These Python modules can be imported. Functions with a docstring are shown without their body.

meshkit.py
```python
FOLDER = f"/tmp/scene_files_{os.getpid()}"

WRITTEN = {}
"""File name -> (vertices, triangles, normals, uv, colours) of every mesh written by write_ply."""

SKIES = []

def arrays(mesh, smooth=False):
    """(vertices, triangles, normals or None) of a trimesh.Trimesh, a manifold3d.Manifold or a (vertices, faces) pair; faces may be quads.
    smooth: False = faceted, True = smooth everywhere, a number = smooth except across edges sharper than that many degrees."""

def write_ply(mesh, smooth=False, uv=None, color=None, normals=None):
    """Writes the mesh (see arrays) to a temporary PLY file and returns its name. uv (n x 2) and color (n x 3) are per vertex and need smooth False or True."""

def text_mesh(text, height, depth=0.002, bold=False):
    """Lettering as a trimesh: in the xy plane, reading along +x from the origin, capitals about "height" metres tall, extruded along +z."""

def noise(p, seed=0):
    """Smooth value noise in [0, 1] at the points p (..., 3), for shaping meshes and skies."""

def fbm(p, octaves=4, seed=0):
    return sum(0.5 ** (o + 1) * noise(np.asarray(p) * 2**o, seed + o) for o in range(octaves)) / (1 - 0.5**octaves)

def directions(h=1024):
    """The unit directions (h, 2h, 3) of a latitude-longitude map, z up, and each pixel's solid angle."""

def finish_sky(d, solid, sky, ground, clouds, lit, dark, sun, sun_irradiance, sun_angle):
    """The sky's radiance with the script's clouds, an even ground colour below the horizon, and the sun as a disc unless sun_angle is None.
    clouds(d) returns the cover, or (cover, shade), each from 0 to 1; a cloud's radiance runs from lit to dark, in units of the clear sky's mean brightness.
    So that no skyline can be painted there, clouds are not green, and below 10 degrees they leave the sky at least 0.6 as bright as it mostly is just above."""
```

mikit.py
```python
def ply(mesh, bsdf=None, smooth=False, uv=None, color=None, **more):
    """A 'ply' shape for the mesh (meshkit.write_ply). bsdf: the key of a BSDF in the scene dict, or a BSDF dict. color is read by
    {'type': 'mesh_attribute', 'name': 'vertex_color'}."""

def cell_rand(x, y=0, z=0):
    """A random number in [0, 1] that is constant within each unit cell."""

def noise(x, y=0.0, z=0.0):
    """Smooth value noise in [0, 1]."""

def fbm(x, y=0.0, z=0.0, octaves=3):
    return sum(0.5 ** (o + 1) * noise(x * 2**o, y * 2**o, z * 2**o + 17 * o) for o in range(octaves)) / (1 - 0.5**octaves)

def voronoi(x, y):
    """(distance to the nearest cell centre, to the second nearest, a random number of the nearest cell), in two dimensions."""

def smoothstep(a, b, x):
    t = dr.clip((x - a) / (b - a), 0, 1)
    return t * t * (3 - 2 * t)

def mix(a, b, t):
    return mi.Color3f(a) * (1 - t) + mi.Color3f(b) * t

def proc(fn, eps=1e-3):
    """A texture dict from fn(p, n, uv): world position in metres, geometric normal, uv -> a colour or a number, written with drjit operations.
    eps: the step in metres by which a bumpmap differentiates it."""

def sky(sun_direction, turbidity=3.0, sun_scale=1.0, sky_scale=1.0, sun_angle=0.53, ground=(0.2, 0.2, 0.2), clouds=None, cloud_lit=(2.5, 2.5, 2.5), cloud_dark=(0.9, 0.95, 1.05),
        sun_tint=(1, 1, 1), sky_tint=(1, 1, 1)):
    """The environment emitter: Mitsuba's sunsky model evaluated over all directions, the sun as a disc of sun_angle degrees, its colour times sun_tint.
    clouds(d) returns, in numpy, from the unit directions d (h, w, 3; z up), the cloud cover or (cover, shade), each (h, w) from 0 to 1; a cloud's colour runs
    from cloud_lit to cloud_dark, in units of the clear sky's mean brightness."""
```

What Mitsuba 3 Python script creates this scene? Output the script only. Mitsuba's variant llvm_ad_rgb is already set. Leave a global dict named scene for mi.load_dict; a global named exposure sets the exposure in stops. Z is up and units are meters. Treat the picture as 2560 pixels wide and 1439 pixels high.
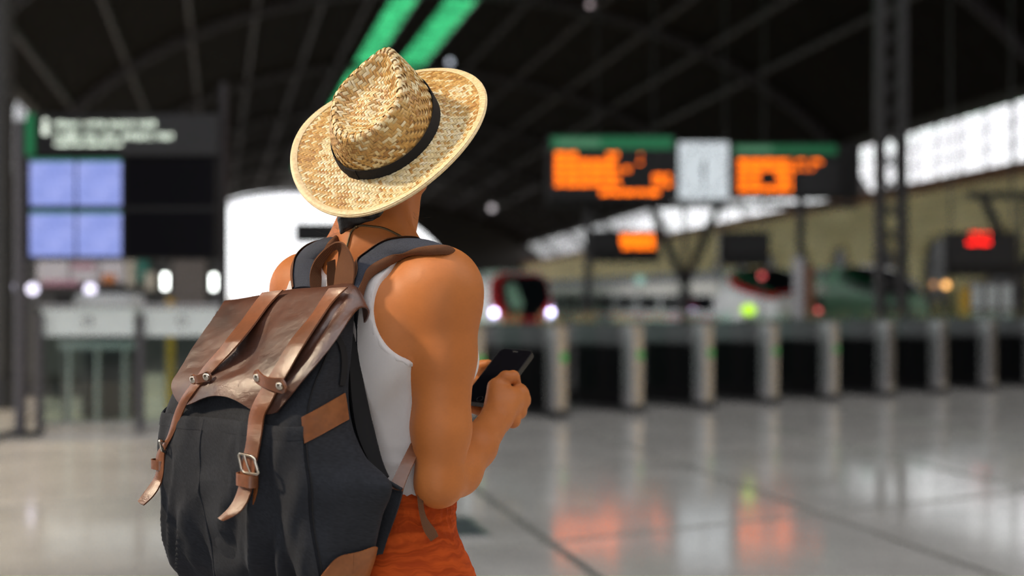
import math, random
import numpy as np
import trimesh, manifold3d as m3
import mitsuba as mi, drjit as dr
import mikit, meshkit
from scipy.interpolate import CubicSpline, PchipInterpolator, RectBivariateSpline

T = mi.ScalarTransform4f
rng = np.random.default_rng(7)
scene, labels = {}, {}

# ------------------------------------------------------------------ camera, sky, exposure
FPX = 3334.0
EYE = 1.32
HFOV = 2 * math.degrees(math.atan(1280 / FPX))
scene['camera'] = {
    'type': 'thinlens', 'fov': HFOV, 'fov_axis': 'x',
    'to_world': T().look_at(origin=[0, 0, EYE], target=[0, 10, EYE + 10 * 25.5 / FPX], up=[0, 0, 1]),
    'aperture_radius': 0.0105, 'focus_distance': 1.98,
    'near_clip': 0.05, 'far_clip': 2000.0}

def clouds(d):
    n = meshkit.fbm(d * [2.2, 2.2, 4.0], 4, 3)
    cover = np.clip(0.88 + 0.4 * (n - 0.5), 0, 1)
    shade = np.clip(0.25 + 0.9 * (meshkit.fbm(d * 3.1 + 5, 3, 8) - 0.5), 0, 1)
    return cover, shade
SUN = np.array([-.80, -.12, .60])
scene['sky'] = mikit.sky(SUN, turbidity=4.0, sun_scale=0.36, sky_scale=1.0, sun_angle=5.0, clouds=clouds,
                         cloud_lit=(3.0, 2.95, 2.95), cloud_dark=(1.9, 1.9, 1.95), ground=(.3, .3, .29))
exposure = 2.9
LAMP = 2.0 ** -exposure                           # lamps are given in the picture's brightness

# ------------------------------------------------------------------ helpers
PITCH = math.atan(25.5 / FPX)
def ray(px, py):
    x, y = (px - 1280) / FPX, (719.5 - py) / FPX
    d = np.array([x, math.cos(PITCH) - y * math.sin(PITCH), math.sin(PITCH) + y * math.cos(PITCH)])
    return d / d[1]

def W(px, py, d):
    """World point seen at a photograph position, at depth d (metres along y)."""
    return np.array([0, 0, EYE]) + ray(px, py) * d

def Wf(px, py):
    """Floor point (z = 0) at a photograph position."""
    r = ray(px, py)
    return W(px, py, -EYE / r[2])

taken = {}
def key_for(name):
    n = taken.get(name, 0)
    taken[name] = n + 1
    return name if n == 0 else f'{name}_{n:03d}'

def part(name, mesh, mat, parent=None, smooth=False, label=None, kind=None, emit=None, **kw):
    key = key_for((parent + '__' if parent else '') + name)
    d = mesh if isinstance(mesh, dict) else mikit.ply(mesh, mat, smooth, **kw)
    if emit is not None:
        d = {**d, 'emitter': {'type': 'area', 'radiance': {'type': 'rgb', 'value': [x * LAMP for x in emit]}}}
    scene[key] = d
    if label or kind:
        labels[key] = {}
        if label: labels[key]['label'] = label
        if kind: labels[key]['kind'] = kind
    return key

def thing(name, label, cat, group=None, kind=None):
    key = key_for(name)
    labels[key] = {'label': label, 'category': cat}
    if group: labels[key]['group'] = group
    if kind: labels[key]['kind'] = kind
    return key

def tag(key, label, cat, group=None, kind=None):
    labels[key] = {'label': label, 'category': cat}
    if group: labels[key]['group'] = group
    if kind: labels[key]['kind'] = kind
    return key

def structure(name, mesh, mat, label=None, smooth=False, **kw):
    key = part(name, mesh, mat, None, smooth, **kw)
    labels[key] = {'kind': 'structure'}
    if label: labels[key]['label'] = label
    return key

def cat(ms):
    return trimesh.util.concatenate(list(ms))

def box(c, s, rot=None):
    b = trimesh.creation.box(s)
    if rot is not None:
        b.apply_transform(np.vstack([np.hstack([np.asarray(rot), [[0], [0], [0]]]), [0, 0, 0, 1]]))
    b.apply_translation(c)
    return b

def bevel_box(c, s, r, rot=None):
    """Box with chamfered edges."""
    s = np.asarray(s, float) / 2
    pts = []
    for sx in (-1, 1):
        for sy in (-1, 1):
            for sz in (-1, 1):
                for k in range(3):
                    o = np.array([sx, sy, sz]) * (s - r)
                    o[k] += [sx, sy, sz][k] * r
                    pts.append(o)
    h = trimesh.convex.convex_hull(np.array(pts))
    if rot is not None:
        h.apply_transform(np.vstack([np.hstack([np.asarray(rot), [[0], [0], [0]]]), [0, 0, 0, 1]]))
    h.apply_translation(c)
    return h

def beam(a, b, w, h, up=(0, 0, 1)):
    """Rectangular bar from a to b: width w across, h along up."""
    a, b = np.asarray(a, float), np.asarray(b, float)
    z = b - a
    L = np.linalg.norm(z); z /= L
    x = np.cross(up, z)
    if np.linalg.norm(x) < 1e-6: x = np.array([1.0, 0, 0])
    x /= np.linalg.norm(x)
    y = np.cross(z, x)
    return box((a + b) / 2, (w, h, L), np.stack([x, y, z], 1))

def tube(pts, r, sides=10, closed=False, cap=True):
    p = np.asarray(pts, float); n = len(p)
    r = np.broadcast_to(np.asarray(r, float), (n,))
    t = (np.roll(p, -1, 0) - np.roll(p, 1, 0)) if closed else np.gradient(p, axis=0)
    t /= np.linalg.norm(t, axis=1, keepdims=True) + 1e-12
    a = np.zeros_like(p)
    a0 = np.cross(t[0], [0, 0, 1] if abs(t[0][2]) < .9 else [1, 0, 0]); a0 /= np.linalg.norm(a0)
    for i in range(n):
        a0 = a0 - t[i] * np.dot(a0, t[i]); a0 /= np.linalg.norm(a0); a[i] = a0
    b = np.cross(t, a)
    ang = np.arange(sides) * 2 * np.pi / sides
    v = p[:, None] + r[:, None, None] * (np.cos(ang)[None, :, None] * a[:, None] + np.sin(ang)[None, :, None] * b[:, None])
    f = []
    m = n if closed else n - 1
    for i in range(m):
        for j in range(sides):
            k, l = (i + 1) % n, (j + 1) % sides
            A, B, C, D = i * sides + j, i * sides + l, k * sides + l, k * sides + j
            f += [[A, B, C], [A, C, D]]
    v = v.reshape(-1, 3)
    if cap and not closed:
        v = np.vstack([v, p[0], p[-1]])
        for j in range(sides):
            l = (j + 1) % sides
            f += [[n * sides, l, j], [n * sides + 1, (n - 1) * sides + j, (n - 1) * sides + l]]
    return trimesh.Trimesh(v, np.array(f), process=False)

def cylinder(a, b, r, sides=20, r2=None):
    return tube([a, b], [r, r if r2 is None else r2], sides)

def grid_mesh(V, closed_u=False):
    """V (n, m, 3) -> trimesh."""
    n, m = V.shape[:2]
    i, j = np.meshgrid(np.arange(n if closed_u else n - 1), np.arange(m - 1), indexing='ij')
    k = (i + 1) % n
    q = np.stack([i * m + j, k * m + j, k * m + j + 1, i * m + j + 1], -1).reshape(-1, 4)
    f = np.vstack([q[:, [0, 1, 2]], q[:, [0, 2, 3]]])
    return trimesh.Trimesh(V.reshape(-1, 3), f, process=False)

def sheet(V, th, closed_u=False):
    """Grid (n, m, 3) thickened by th along its normals on the negative side, closed at its borders."""
    n, m = V.shape[:2]
    g = grid_mesh(V, closed_u)
    du, dv = np.gradient(V, axis=0), np.gradient(V, axis=1)
    if closed_u:
        du = (np.roll(V, -1, 0) - np.roll(V, 1, 0)) / 2
    N = np.cross(du, dv)
    N /= np.linalg.norm(N, axis=2, keepdims=True) + 1e-12
    V2 = V - N * (np.asarray(th)[..., None] if np.ndim(th) else th)
    f1 = np.array(g.faces); f2 = f1[:, ::-1] + n * m
    idx = np.arange(n * m).reshape(n, m)
    loops = [list(idx[:, 0]), list(idx[::-1, -1])]
    if closed_u:
        loops = [list(idx[:, 0]) + [idx[0, 0]], list(idx[::-1, -1]) + [idx[-1, -1]]]
    else:
        loops += [list(idx[-1, :]), list(idx[0, ::-1])]
    fs = []
    for lp in loops:
        for a, b in zip(lp[:-1], lp[1:]):
            fs += [[b, a, a + n * m], [b, a + n * m, b + n * m]]
    return trimesh.Trimesh(np.vstack([V.reshape(-1, 3), V2.reshape(-1, 3)]), np.vstack([f1, f2, np.array(fs)]), process=False)

def spline(pts, n, closed=False):
    p = np.asarray(pts, float)
    t = np.r_[0, np.cumsum(np.linalg.norm(np.diff(p, axis=0), axis=1) ** .7 + 1e-9)]
    s = np.linspace(0, t[-1], n)
    return (CubicSpline(t, p, bc_type='periodic' if closed else 'natural'))(s)

def ribbon(L, R, th, n=60, m=6, crown=0.0):
    """Strip between two edge curves (k, 3), n along and m across; crown lifts its middle along its normal."""
    A, B = spline(L, n), spline(R, n)
    s = np.linspace(0, 1, m)[None, :, None]
    V = A[:, None] * (1 - s) + B[:, None] * s
    if crown:
        N = np.cross(np.gradient(V, axis=0), np.gradient(V, axis=1)); N /= np.linalg.norm(N, axis=2, keepdims=True) + 1e-12
        V = V + N * (crown * 4 * s * (1 - s))
    return sheet(V, th)

def raycast(mesh, px, py):
    """First hit of the photograph rays on a mesh: (points, normals, hit)."""
    px, py = np.atleast_1d(px).astype(float), np.atleast_1d(py).astype(float)
    v, f = np.asarray(mesh.vertices), np.asarray(mesh.faces)
    a, e1, e2 = v[f[:, 0]], v[f[:, 1]] - v[f[:, 0]], v[f[:, 2]] - v[f[:, 0]]
    o = np.array([0, 0, EYE]); tv = o - a
    q = np.cross(tv, e1)
    P, N, H = [], [], []
    for x, y in zip(px, py):
        d = W(x, y, 1.0) - o
        h = np.cross(d, e2); det = (e1 * h).sum(1)
        with np.errstate(divide='ignore', invalid='ignore'):
            u = (tv * h).sum(1) / det; w = (q @ d) / det; t = (e2 * q).sum(1) / det
        ok = (np.abs(det) > 1e-14) & (u >= -1e-6) & (w >= -1e-6) & (u + w <= 1 + 1e-6) & (t > .1)
        if not ok.any():
            P.append([np.nan] * 3); N.append([np.nan] * 3); H.append(False); continue
        k = np.where(ok)[0][np.argmin(t[ok])]
        n = np.cross(e1[k], e2[k]); n /= np.linalg.norm(n)
        if n @ d > 0: n = -n
        P.append(o + d * t[k]); N.append(n); H.append(True)
    return np.array(P), np.array(N), np.array(H)

class Field:
    """A signed distance field on a rectilinear grid, filled with smoothly joined shapes."""
    def __init__(self, xs, ys, zs):
        self.ax = [np.asarray(a, float) for a in (xs, ys, zs)]
        self.v = np.full([len(a) for a in self.ax], 0.2, np.float32)
    def window(self, lo, hi):
        sl = tuple(slice(max(0, np.searchsorted(a, l) - 1), min(len(a), np.searchsorted(a, h) + 1)) for a, l, h in zip(self.ax, lo, hi))
        g = np.meshgrid(*[a[s] for a, s in zip(self.ax, sl)], indexing='ij')
        return sl, np.stack(g, -1)
    def join(self, sl, d, k):
        o = self.v[sl]
        h = np.clip(0.5 + 0.5 * (o - d) / k, 0, 1)
        self.v[sl] = o * (1 - h) + d * h - k * h * (1 - h)
    def cone(self, a, b, ra, rb, k=0.02):
        a, b = np.asarray(a, float), np.asarray(b, float)
        m = max(ra, rb) + k + .02
        sl, p = self.window(np.minimum(a, b) - m, np.maximum(a, b) + m)
        ab = b - a
        t = np.clip(((p - a) @ ab) / (ab @ ab + 1e-12), 0, 1)
        d = np.linalg.norm(p - (a + t[..., None] * ab), axis=-1) - (ra + (rb - ra) * t)
        self.join(sl, d, k)
    def ell(self, c, r, k=0.02, R=None):
        c, r = np.asarray(c, float), np.asarray(r, float)
        m = r.max() + k + .02
        sl, p = self.window(c - m, c + m)
        q = p - c
        if R is not None: q = q @ np.asarray(R)
        k0 = np.linalg.norm(q / r, axis=-1); k1 = np.linalg.norm(q / r ** 2, axis=-1)
        self.join(sl, k0 * (k0 - 1) / (k1 + 1e-9), k)
    def mesh(self):
        return nets(self.v, self.ax)

def nets(v, ax):
    """Surface nets of the zero level on a rectilinear grid."""
    s = v < 0
    nx, ny, nz = v.shape
    c = np.zeros((nx - 1, ny - 1, nz - 1), np.int8)
    corners = [(i, j, k) for i in (0, 1) for j in (0, 1) for k in (0, 1)]
    for i, j, k in corners:
        c += s[i:nx - 1 + i, j:ny - 1 + j, k:nz - 1 + k]
    act = np.argwhere((c > 0) & (c < 8))
    idm = np.full(c.shape, -1, np.int64); idm[tuple(act.T)] = np.arange(len(act))
    val = {o: v[act[:, 0] + o[0], act[:, 1] + o[1], act[:, 2] + o[2]].astype(float) for o in corners}
    acc, cnt = np.zeros((len(act), 3)), np.zeros(len(act))
    for o in corners:
        for a in range(3):
            if o[a] == 0:
                q = list(o); q[a] = 1; q = tuple(q)
                x, y = val[o], val[q]
                m = (x < 0) != (y < 0)
                t = np.where(m, x / np.where(m, x - y, 1), 0)
                pos = np.array(o, float)[None].repeat(len(act), 0); pos[:, a] = t
                acc[m] += pos[m]; cnt[m] += 1
    loc = acc / np.maximum(cnt, 1)[:, None]
    V = np.stack([ax[a][act[:, a]] + loc[:, a] * (ax[a][act[:, a] + 1] - ax[a][act[:, a]]) for a in range(3)], 1)
    F = []
    for a in range(3):
        b, d = (a + 1) % 3, (a + 2) % 3
        n = [nx, ny, nz]
        s0 = [slice(1, n[q] - 1) for q in range(3)]; s1 = list(s0)
        s0[a] = slice(0, n[a] - 1); s1[a] = slice(1, n[a])
        x, y = s[tuple(s0)], s[tuple(s1)]
        e = np.argwhere(x != y)
        if not len(e): continue
        off = np.array([1, 1, 1]); off[a] = 0
        flip = x[tuple(e.T)]
        e = e + off
        def cell(ob, od):
            q = e.copy(); q[:, b] += ob; q[:, d] += od
            return idm[tuple(q.T)]
        Q = np.stack([cell(-1, -1), cell(0, -1), cell(0, 0), cell(-1, 0)], 1)
        Q[~flip] = Q[~flip][:, ::-1]
        F.append(Q)
    F = np.vstack(F)
    return trimesh.Trimesh(V, np.vstack([F[:, [0, 1, 2]], F[:, [0, 2, 3]]]), process=False)

def relax(m, n=4):
    """Taubin smoothing over the mesh's edges."""
    from scipy.sparse import coo_matrix, diags
    v, f = np.array(m.vertices), np.asarray(m.faces)
    i = np.r_[f[:, 0], f[:, 1], f[:, 2], f[:, 1], f[:, 2], f[:, 0]]; j = np.r_[f[:, 1], f[:, 2], f[:, 0], f[:, 0], f[:, 1], f[:, 2]]
    A = coo_matrix((np.ones(len(i)), (i, j)), shape=(len(v), len(v))).tocsr(); A.data[:] = 1
    deg = np.asarray(A.sum(1)).ravel(); A = diags(1 / np.maximum(deg, 1)) @ A
    on_ = (deg > 0)[:, None]
    for _ in range(n):
        v = v + .5 * np.where(on_, A @ v - v, 0)
        v = v - .52 * np.where(on_, A @ v - v, 0)
    return trimesh.Trimesh(v, f, process=False)

def axis_steps(lo, hi, h, fine=None, hf=None):
    """Grid coordinates with step h, and step hf inside the interval fine."""
    if fine is None: return np.arange(lo, hi + h, h)
    a, b = fine
    return np.r_[np.arange(lo, a, h), np.arange(a, b, hf), np.arange(b, hi + h, h)]

# ------------------------------------------------------------------ materials
def rgb(*c): return {'type': 'rgb', 'value': list(c)}
def srgb(r, g, b):
    c = np.array([r, g, b]) / 255
    return list(np.where(c < .04045, c / 12.92, ((c + .055) / 1.055) ** 2.4))
def mat(name, base, rough=.5, metal=0., spec=.5, two=True, bump=None, bscale=1., eps=1e-3, **kw):
    b = base if isinstance(base, dict) else rgb(*base)
    d = {'type': 'principled', 'base_color': b, 'roughness': rough, 'metallic': metal, 'specular': spec, **kw}
    if bump is not None:
        d = {'type': 'bumpmap', 'arbitrary': mikit.proc(bump, eps), 'scale': bscale, 'bsdf': d}
    scene[name] = {'type': 'twosided', 'bsdf': d} if two else d
    return name
VC = {'type': 'mesh_attribute', 'name': 'vertex_color'}
N = mikit.noise
# ------------------------------------------------------------------ the traveller
PSI = math.radians(40)
U = np.array([math.cos(PSI), -math.sin(PSI), 0]); V_ = np.array([math.sin(PSI), math.cos(PSI), 0]); Z_ = np.array([0, 0, 1.0])
MID = np.array([-.21, 2.035, 0])
RB = np.stack([U, V_, Z_], 1)
def B(u, v, w): return MID + u * U + v * V_ + np.array([0, 0, w])

def skin_color(p, n, uv):
    a = mikit.fbm(p.x * 14, p.y * 14, p.z * 14)
    b = mikit.fbm(p.x * 420, p.y * 420, p.z * 420, octaves=2)
    return mikit.mix((.42, .132, .032), (.475, .158, .042), mikit.smoothstep(.2, .8, a)) * (.96 + .08 * b)
mat('skin', mikit.proc(skin_color), .52, spec=.32, sheen=.1)
mat('lip', srgb(150, 70, 60), .35)
mat('eye_white', (.75, .73, .7), .15)
mat('iris', (.05, .03, .02), .1)
def hair_color(p, n, uv): return mi.Color3f(.012, .010, .010) * (.6 + .9 * N(p.x * 900, p.y * 260, p.z * 260))
mat('hair', mikit.proc(hair_color), .4, spec=.5)
def rib_knit(p, n, uv):
    a = dr.atan2(p.x + .21, p.y - 2.035)
    return 0.5 + 0.5 * dr.sin(a * 520)
def shirt_color(p, n, uv):
    return mi.Color3f(.64, .61, .60) * (.93 + .07 * rib_knit(p, n, uv))
mat('shirt_cotton', mikit.proc(shirt_color), .85, spec=.2, bump=lambda p, n, uv: rib_knit(p, n, uv), bscale=.0004, eps=4e-4, sheen=.3)
def crinkle(p, n, uv):
    w = mikit.fbm(p.x * 30, p.y * 30, p.z * 30) * 5
    return mikit.fbm(p.x * 22, p.y * 22, p.z * 160 + w, octaves=3)
def trouser_color(p, n, uv):
    return mikit.mix((.32, .040, .006), (.47, .070, .010), mikit.smoothstep(.3, .75, crinkle(p, n, uv)))
mat('trouser_cotton', mikit.proc(trouser_color), .85, spec=.15, bump=crinkle, bscale=.004, eps=6e-4, sheen=.3)
mat('trouser_edge', (.30, .012, .010), .85, spec=.15)
mat('sandal', srgb(90, 60, 40), .6)

HATC = W(975, 342, 2.03)
ZH = np.array([-.286, -.731, .62]); ZH /= np.linalg.norm(ZH)
XH0 = np.array([.91, 0, .42]); XH0 -= ZH * (XH0 @ ZH); XH0 /= np.linalg.norm(XH0); YH0 = np.cross(ZH, XH0)
yaw = math.radians(36)
FH = math.cos(yaw) * YH0 + math.sin(yaw) * XH0     # front of the hat
RH = np.cross(FH, ZH)                              # its right side
# head frame: looks the way of the body, chin up
hf = np.array([math.sin(math.radians(-2)), math.cos(math.radians(-2)), 0])
pitch = math.radians(26)
HF = hf * math.cos(pitch) + Z_ * math.sin(pitch)
HU = -hf * math.sin(pitch) + Z_ * math.cos(pitch)
HR = np.cross(HF, HU)
RHEAD = np.stack([HR, HF, HU], 1)
HC = W(948, 410, 2.105)
def Hd(r, f, u): return HC + r * HR + f * HF + u * HU

S_R, E_R, W_R = W(1106, 724, 1.93), W(1097, 1207, 1.915), W(1243, 1042, 2.11)
PH_C = W(1247, 943, 2.20)                          # phone centre and axes
pu = np.array([.052, -.035, -.003]); pu /= np.linalg.norm(pu)
pv = np.array([.057, .1015, .0865]); pv -= pu * (pv @ pu); pv /= np.linalg.norm(pv)
pn = np.cross(pu, pv)
if pn[1] > 0: pn = -pn                             # screen normal, towards the traveller

hx = sorted([W(1160, 900, 2.15)[0] - .06, W(1330, 900, 2.2)[0]])
F1 = Field(axis_steps(-.72, .14, .0055, (-.085, .04), .0028), axis_steps(1.72, 2.52, .0055, (2.06, 2.27), .003),
           axis_steps(-.01, 1.70, .0055, (1.08, 1.24), .0028))
def torso(F):
    F.ell(B(0, -.005, .92), (.160, .110, .125), .03, RB)
    F.ell(B(0, 0, 1.05), (.118, .088, .13), .04, RB)
    F.ell(B(0, 0, 1.19), (.132, .098, .15), .04, RB)
    F.ell(B(0, -.018, 1.275), (.148, .085, .095), .03, RB)
    F.cone(B(-.125, -.005, 1.333), B(.125, -.005, 1.333), .047, .047, .03)
    for s in (-1, 1):
        F.cone(B(s * .105, -.012, 1.35), B(s * .026, -.002, 1.42), .032, .040, .03)
        F.ell(B(s * .066, .075, 1.225), (.058, .055, .055), .025, RB)
        F.ell(B(s * .075, -.072, 1.265), (.060, .026, .080), .04, RB)   # shoulder blades
torso(F1)
# neck and head
NB, NT = B(.002, -.012, 1.385), W(948, 520, 2.062)
F1.cone(NB, NT, .056, .052, .025)
for s in (-1, 1):
    F1.cone(Hd(s * .055, -.01, -.03), B(s * .012, .045, 1.372), .014, .012, .03)   # neck muscles
F1.ell(Hd(0, -.008, .018), (.070, .088, .080), .02, RHEAD)       # skull
F1.ell(Hd(0, .028, -.045), (.056, .060, .070), .03, RHEAD)       # jaw
F1.ell(Hd(0, .070, -.098), (.022, .020, .016), .02, RHEAD)       # chin
F1.cone(Hd(0, .084, -.005), Hd(0, .104, -.042), .007, .011, .012)   # nose
for s in (-1, 1):
    F1.ell(Hd(s * .010, .094, -.046), (.008, .009, .007), .008, RHEAD)
    F1.cone(Hd(s * .012, .083, .016), Hd(s * .045, .070, .014), .007, .006, .012)  # brow
    F1.ell(Hd(s * .040, .062, -.040), (.022, .022, .018), .02, RHEAD)              # cheek
    F1.ell(Hd(s * .069, -.008, -.016), (.008, .016, .026), .008, RHEAD)            # ear
F1.ell(Hd(0, .090, -.068), (.022, .010, .006), .008, RHEAD)      # lips
F1.ell(Hd(0, .087, -.077), (.020, .010, .007), .008, RHEAD)
# right arm
m1, m2 = W(1111, 890, 1.925), W(1104, 1075, 1.918)
F1.ell(S_R + np.array([.002, 0, -.008]), (.050, .052, .062), .045)
F1.cone(S_R, m1, .0485, .0435, .035)
F1.cone(m1, m2, .0435, .0395, .02)
F1.cone(m2, E_R, .0395, .0335, .02)
F1.cone(E_R, W(1142, 1176, 1.965), .0325, .0355, .015)
F1.cone(W(1142, 1176, 1.965), W(1190, 1116, 2.03), .0355, .0300, .015)
F1.cone(W(1190, 1116, 2.03), W_R, .0300, .0235, .015)
# left arm
S_L, E_L, W_L = B(-.155, -.005, 1.333), B(-.215, .035, 1.055), W(1085, 1052, 2.31)
F1.ell(S_L, (.052, .052, .058), .03)
F1.cone(S_L, (S_L + E_L) / 2, .048, .042, .02)
F1.cone((S_L + E_L) / 2, E_L, .042, .034, .02)
F1.cone(E_L, E_L + (W_L - E_L) * .35, .034, .037, .02)
F1.cone(E_L + (W_L - E_L) * .35, W_L, .037, .024, .02)
# legs and feet
for s in (-1, 1):
    F1.cone(B(s * .085, 0, .86), B(s * .085, .01, .48), .085, .055, .03)
    F1.cone(B(s * .085, .01, .48), B(s * .088, -.02, .30), .052, .052, .02)
    F1.cone(B(s * .088, -.02, .30), B(s * .090, -.02, .09), .050, .034, .02)
    F1.cone(B(s * .090, -.035, .050), B(s * .100, .10, .040), .036, .030, .02)
    F1.cone(B(s * .100, .10, .040), B(s * .104, .16, .034), .032, .018, .02)

def finger(pts, r, k=.004):
    for i in range(len(pts) - 1):
        F1.cone(pts[i], pts[i + 1], r[i], r[i + 1], k)
# right hand: the palm closes on the phone's right edge, thumb over its face, fingers behind it
def ph(a, b, c): return PH_C + a * pu + b * pv + c * pn      # phone coordinates
mcp = [W(1296, 982, 2.165), W(1301, 1004, 2.172), W(1294, 1030, 2.168), W(1280, 1052, 2.155)]
th0 = W(1240, 1003, 2.125)
F1.cone(W_R, W(1265, 1005, 2.14), .0235, .024, .012)
for m, r in zip(mcp, (.0125, .0130, .0125, .0115)):
    F1.cone(W(1252, 1018, 2.130), m, .0165, r * .90, .008)
    F1.ell(m + np.array([.004, -.002, .001]), (r * .92,) * 3, .004)
F1.cone(W(1262, 1000, 2.14), (mcp[0] + mcp[1]) / 2, .021, .015, .012)
F1.cone(th0, W(1241, 968, 2.145), .0175, .0150, .012)           # thumb base
finger([W(1241, 968, 2.145), W(1264, 944, 2.150), W(1283, 942, 2.160), W(1290, 951, 2.166)], (.0135, .0112, .0104, .0080), .004)
for i, (m, L) in enumerate(zip(mcp, (.043, .047, .044, .034))):
    b = -.014 - i * .0165
    p1 = ph(.046 - .002 * i, b, -.010)
    p2 = ph(.020, b + .002, -.0185)
    p3 = ph(-.008 + .004 * i, b + .003, -.0165)
    finger([m, p1, p2, p3], (.0112, .0098, .0088, .0076))
# left hand: under and behind the phone
lp = W(1118, 1010, 2.275)
F1.cone(W_L, lp, .0235, .024, .012)
lm = [ph(-.060, .018, -.012), ph(-.062, -.002, -.014), ph(-.060, -.021, -.014), ph(-.056, -.038, -.012)]
for m in lm: F1.cone(lp, m, .018, .0125, .010)
finger([lm[0], ph(-.052, .030, -.004), ph(-.040, .031, -.0005)], (.0108, .0092, .0080))
for i in range(1, 3):
    finger([lm[i], ph(-.045, .014 - i * .018, -.013), ph(-.022, .012 - i * .018, -.016)], (.0105, .0094, .0078))
finger([lm[3], W(1160, 1004, 2.215), W(1182, 1017, 2.195), W(1206, 1028, 2.185), W(1224, 1037, 2.180)], (.0105, .0100, .0096, .0090, .0076))
finger([lp, ph(-.066, -.060, .004), ph(-.047, -.079, .010), ph(-.030, -.0790, .011)], (.0150, .0120, .0098, .0080), .008)   # thumb
body_field = F1.v.copy()
body = relax(F1.mesh(), 4)
person = thing('person', 'woman seen from behind in a white ribbed tank top and orange trousers, holding a phone', 'person')
part('body', body, 'skin', person, smooth=True)
# eyes, lips kept as parts of the face
for s in (-1, 1):
    e = trimesh.creation.icosphere(3, .0115); e.apply_translation(Hd(s * .031, .0735, -.004)); part('eye', e, 'eye_white', person, smooth=True)
    e = trimesh.creation.icosphere(2, .0058); e.apply_translation(Hd(s * .031, .0800, -.003)); part('iris', e, 'iris', person + '__eye' + ('' if s < 0 else '_001'), smooth=True)

# hair: cap on the back of the head, gathered to one side of the nape
F2 = Field(np.arange(-.34, -.06, .003), np.arange(1.90, 2.24, .003), np.arange(1.40, 1.64, .003))
F2.ell(Hd(0, -.012, .018), (.0735, .090, .080), .01, RHEAD)
F2.ell(Hd(-.01, -.058, -.045), (.052, .034, .040), .02, RHEAD)
nape = [W(988, 520, 2.022), W(930, 534, 1.996), W(880, 546, 2.0), W(861, 580, 2.0)]
for i in range(3): F2.cone(nape[i], nape[i + 1], (.010, .018, .020)[i], (.018, .020, .007)[i], .012)
gx = np.stack(np.meshgrid(*F2.ax, indexing='ij'), -1) - HC
F2.v = np.maximum(F2.v, (gx @ HF - .035).astype(np.float32))
hairm = relax(F2.mesh(), 4)
nz = meshkit.fbm(np.asarray(hairm.vertices) * [60, 60, 160], 3)
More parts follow.
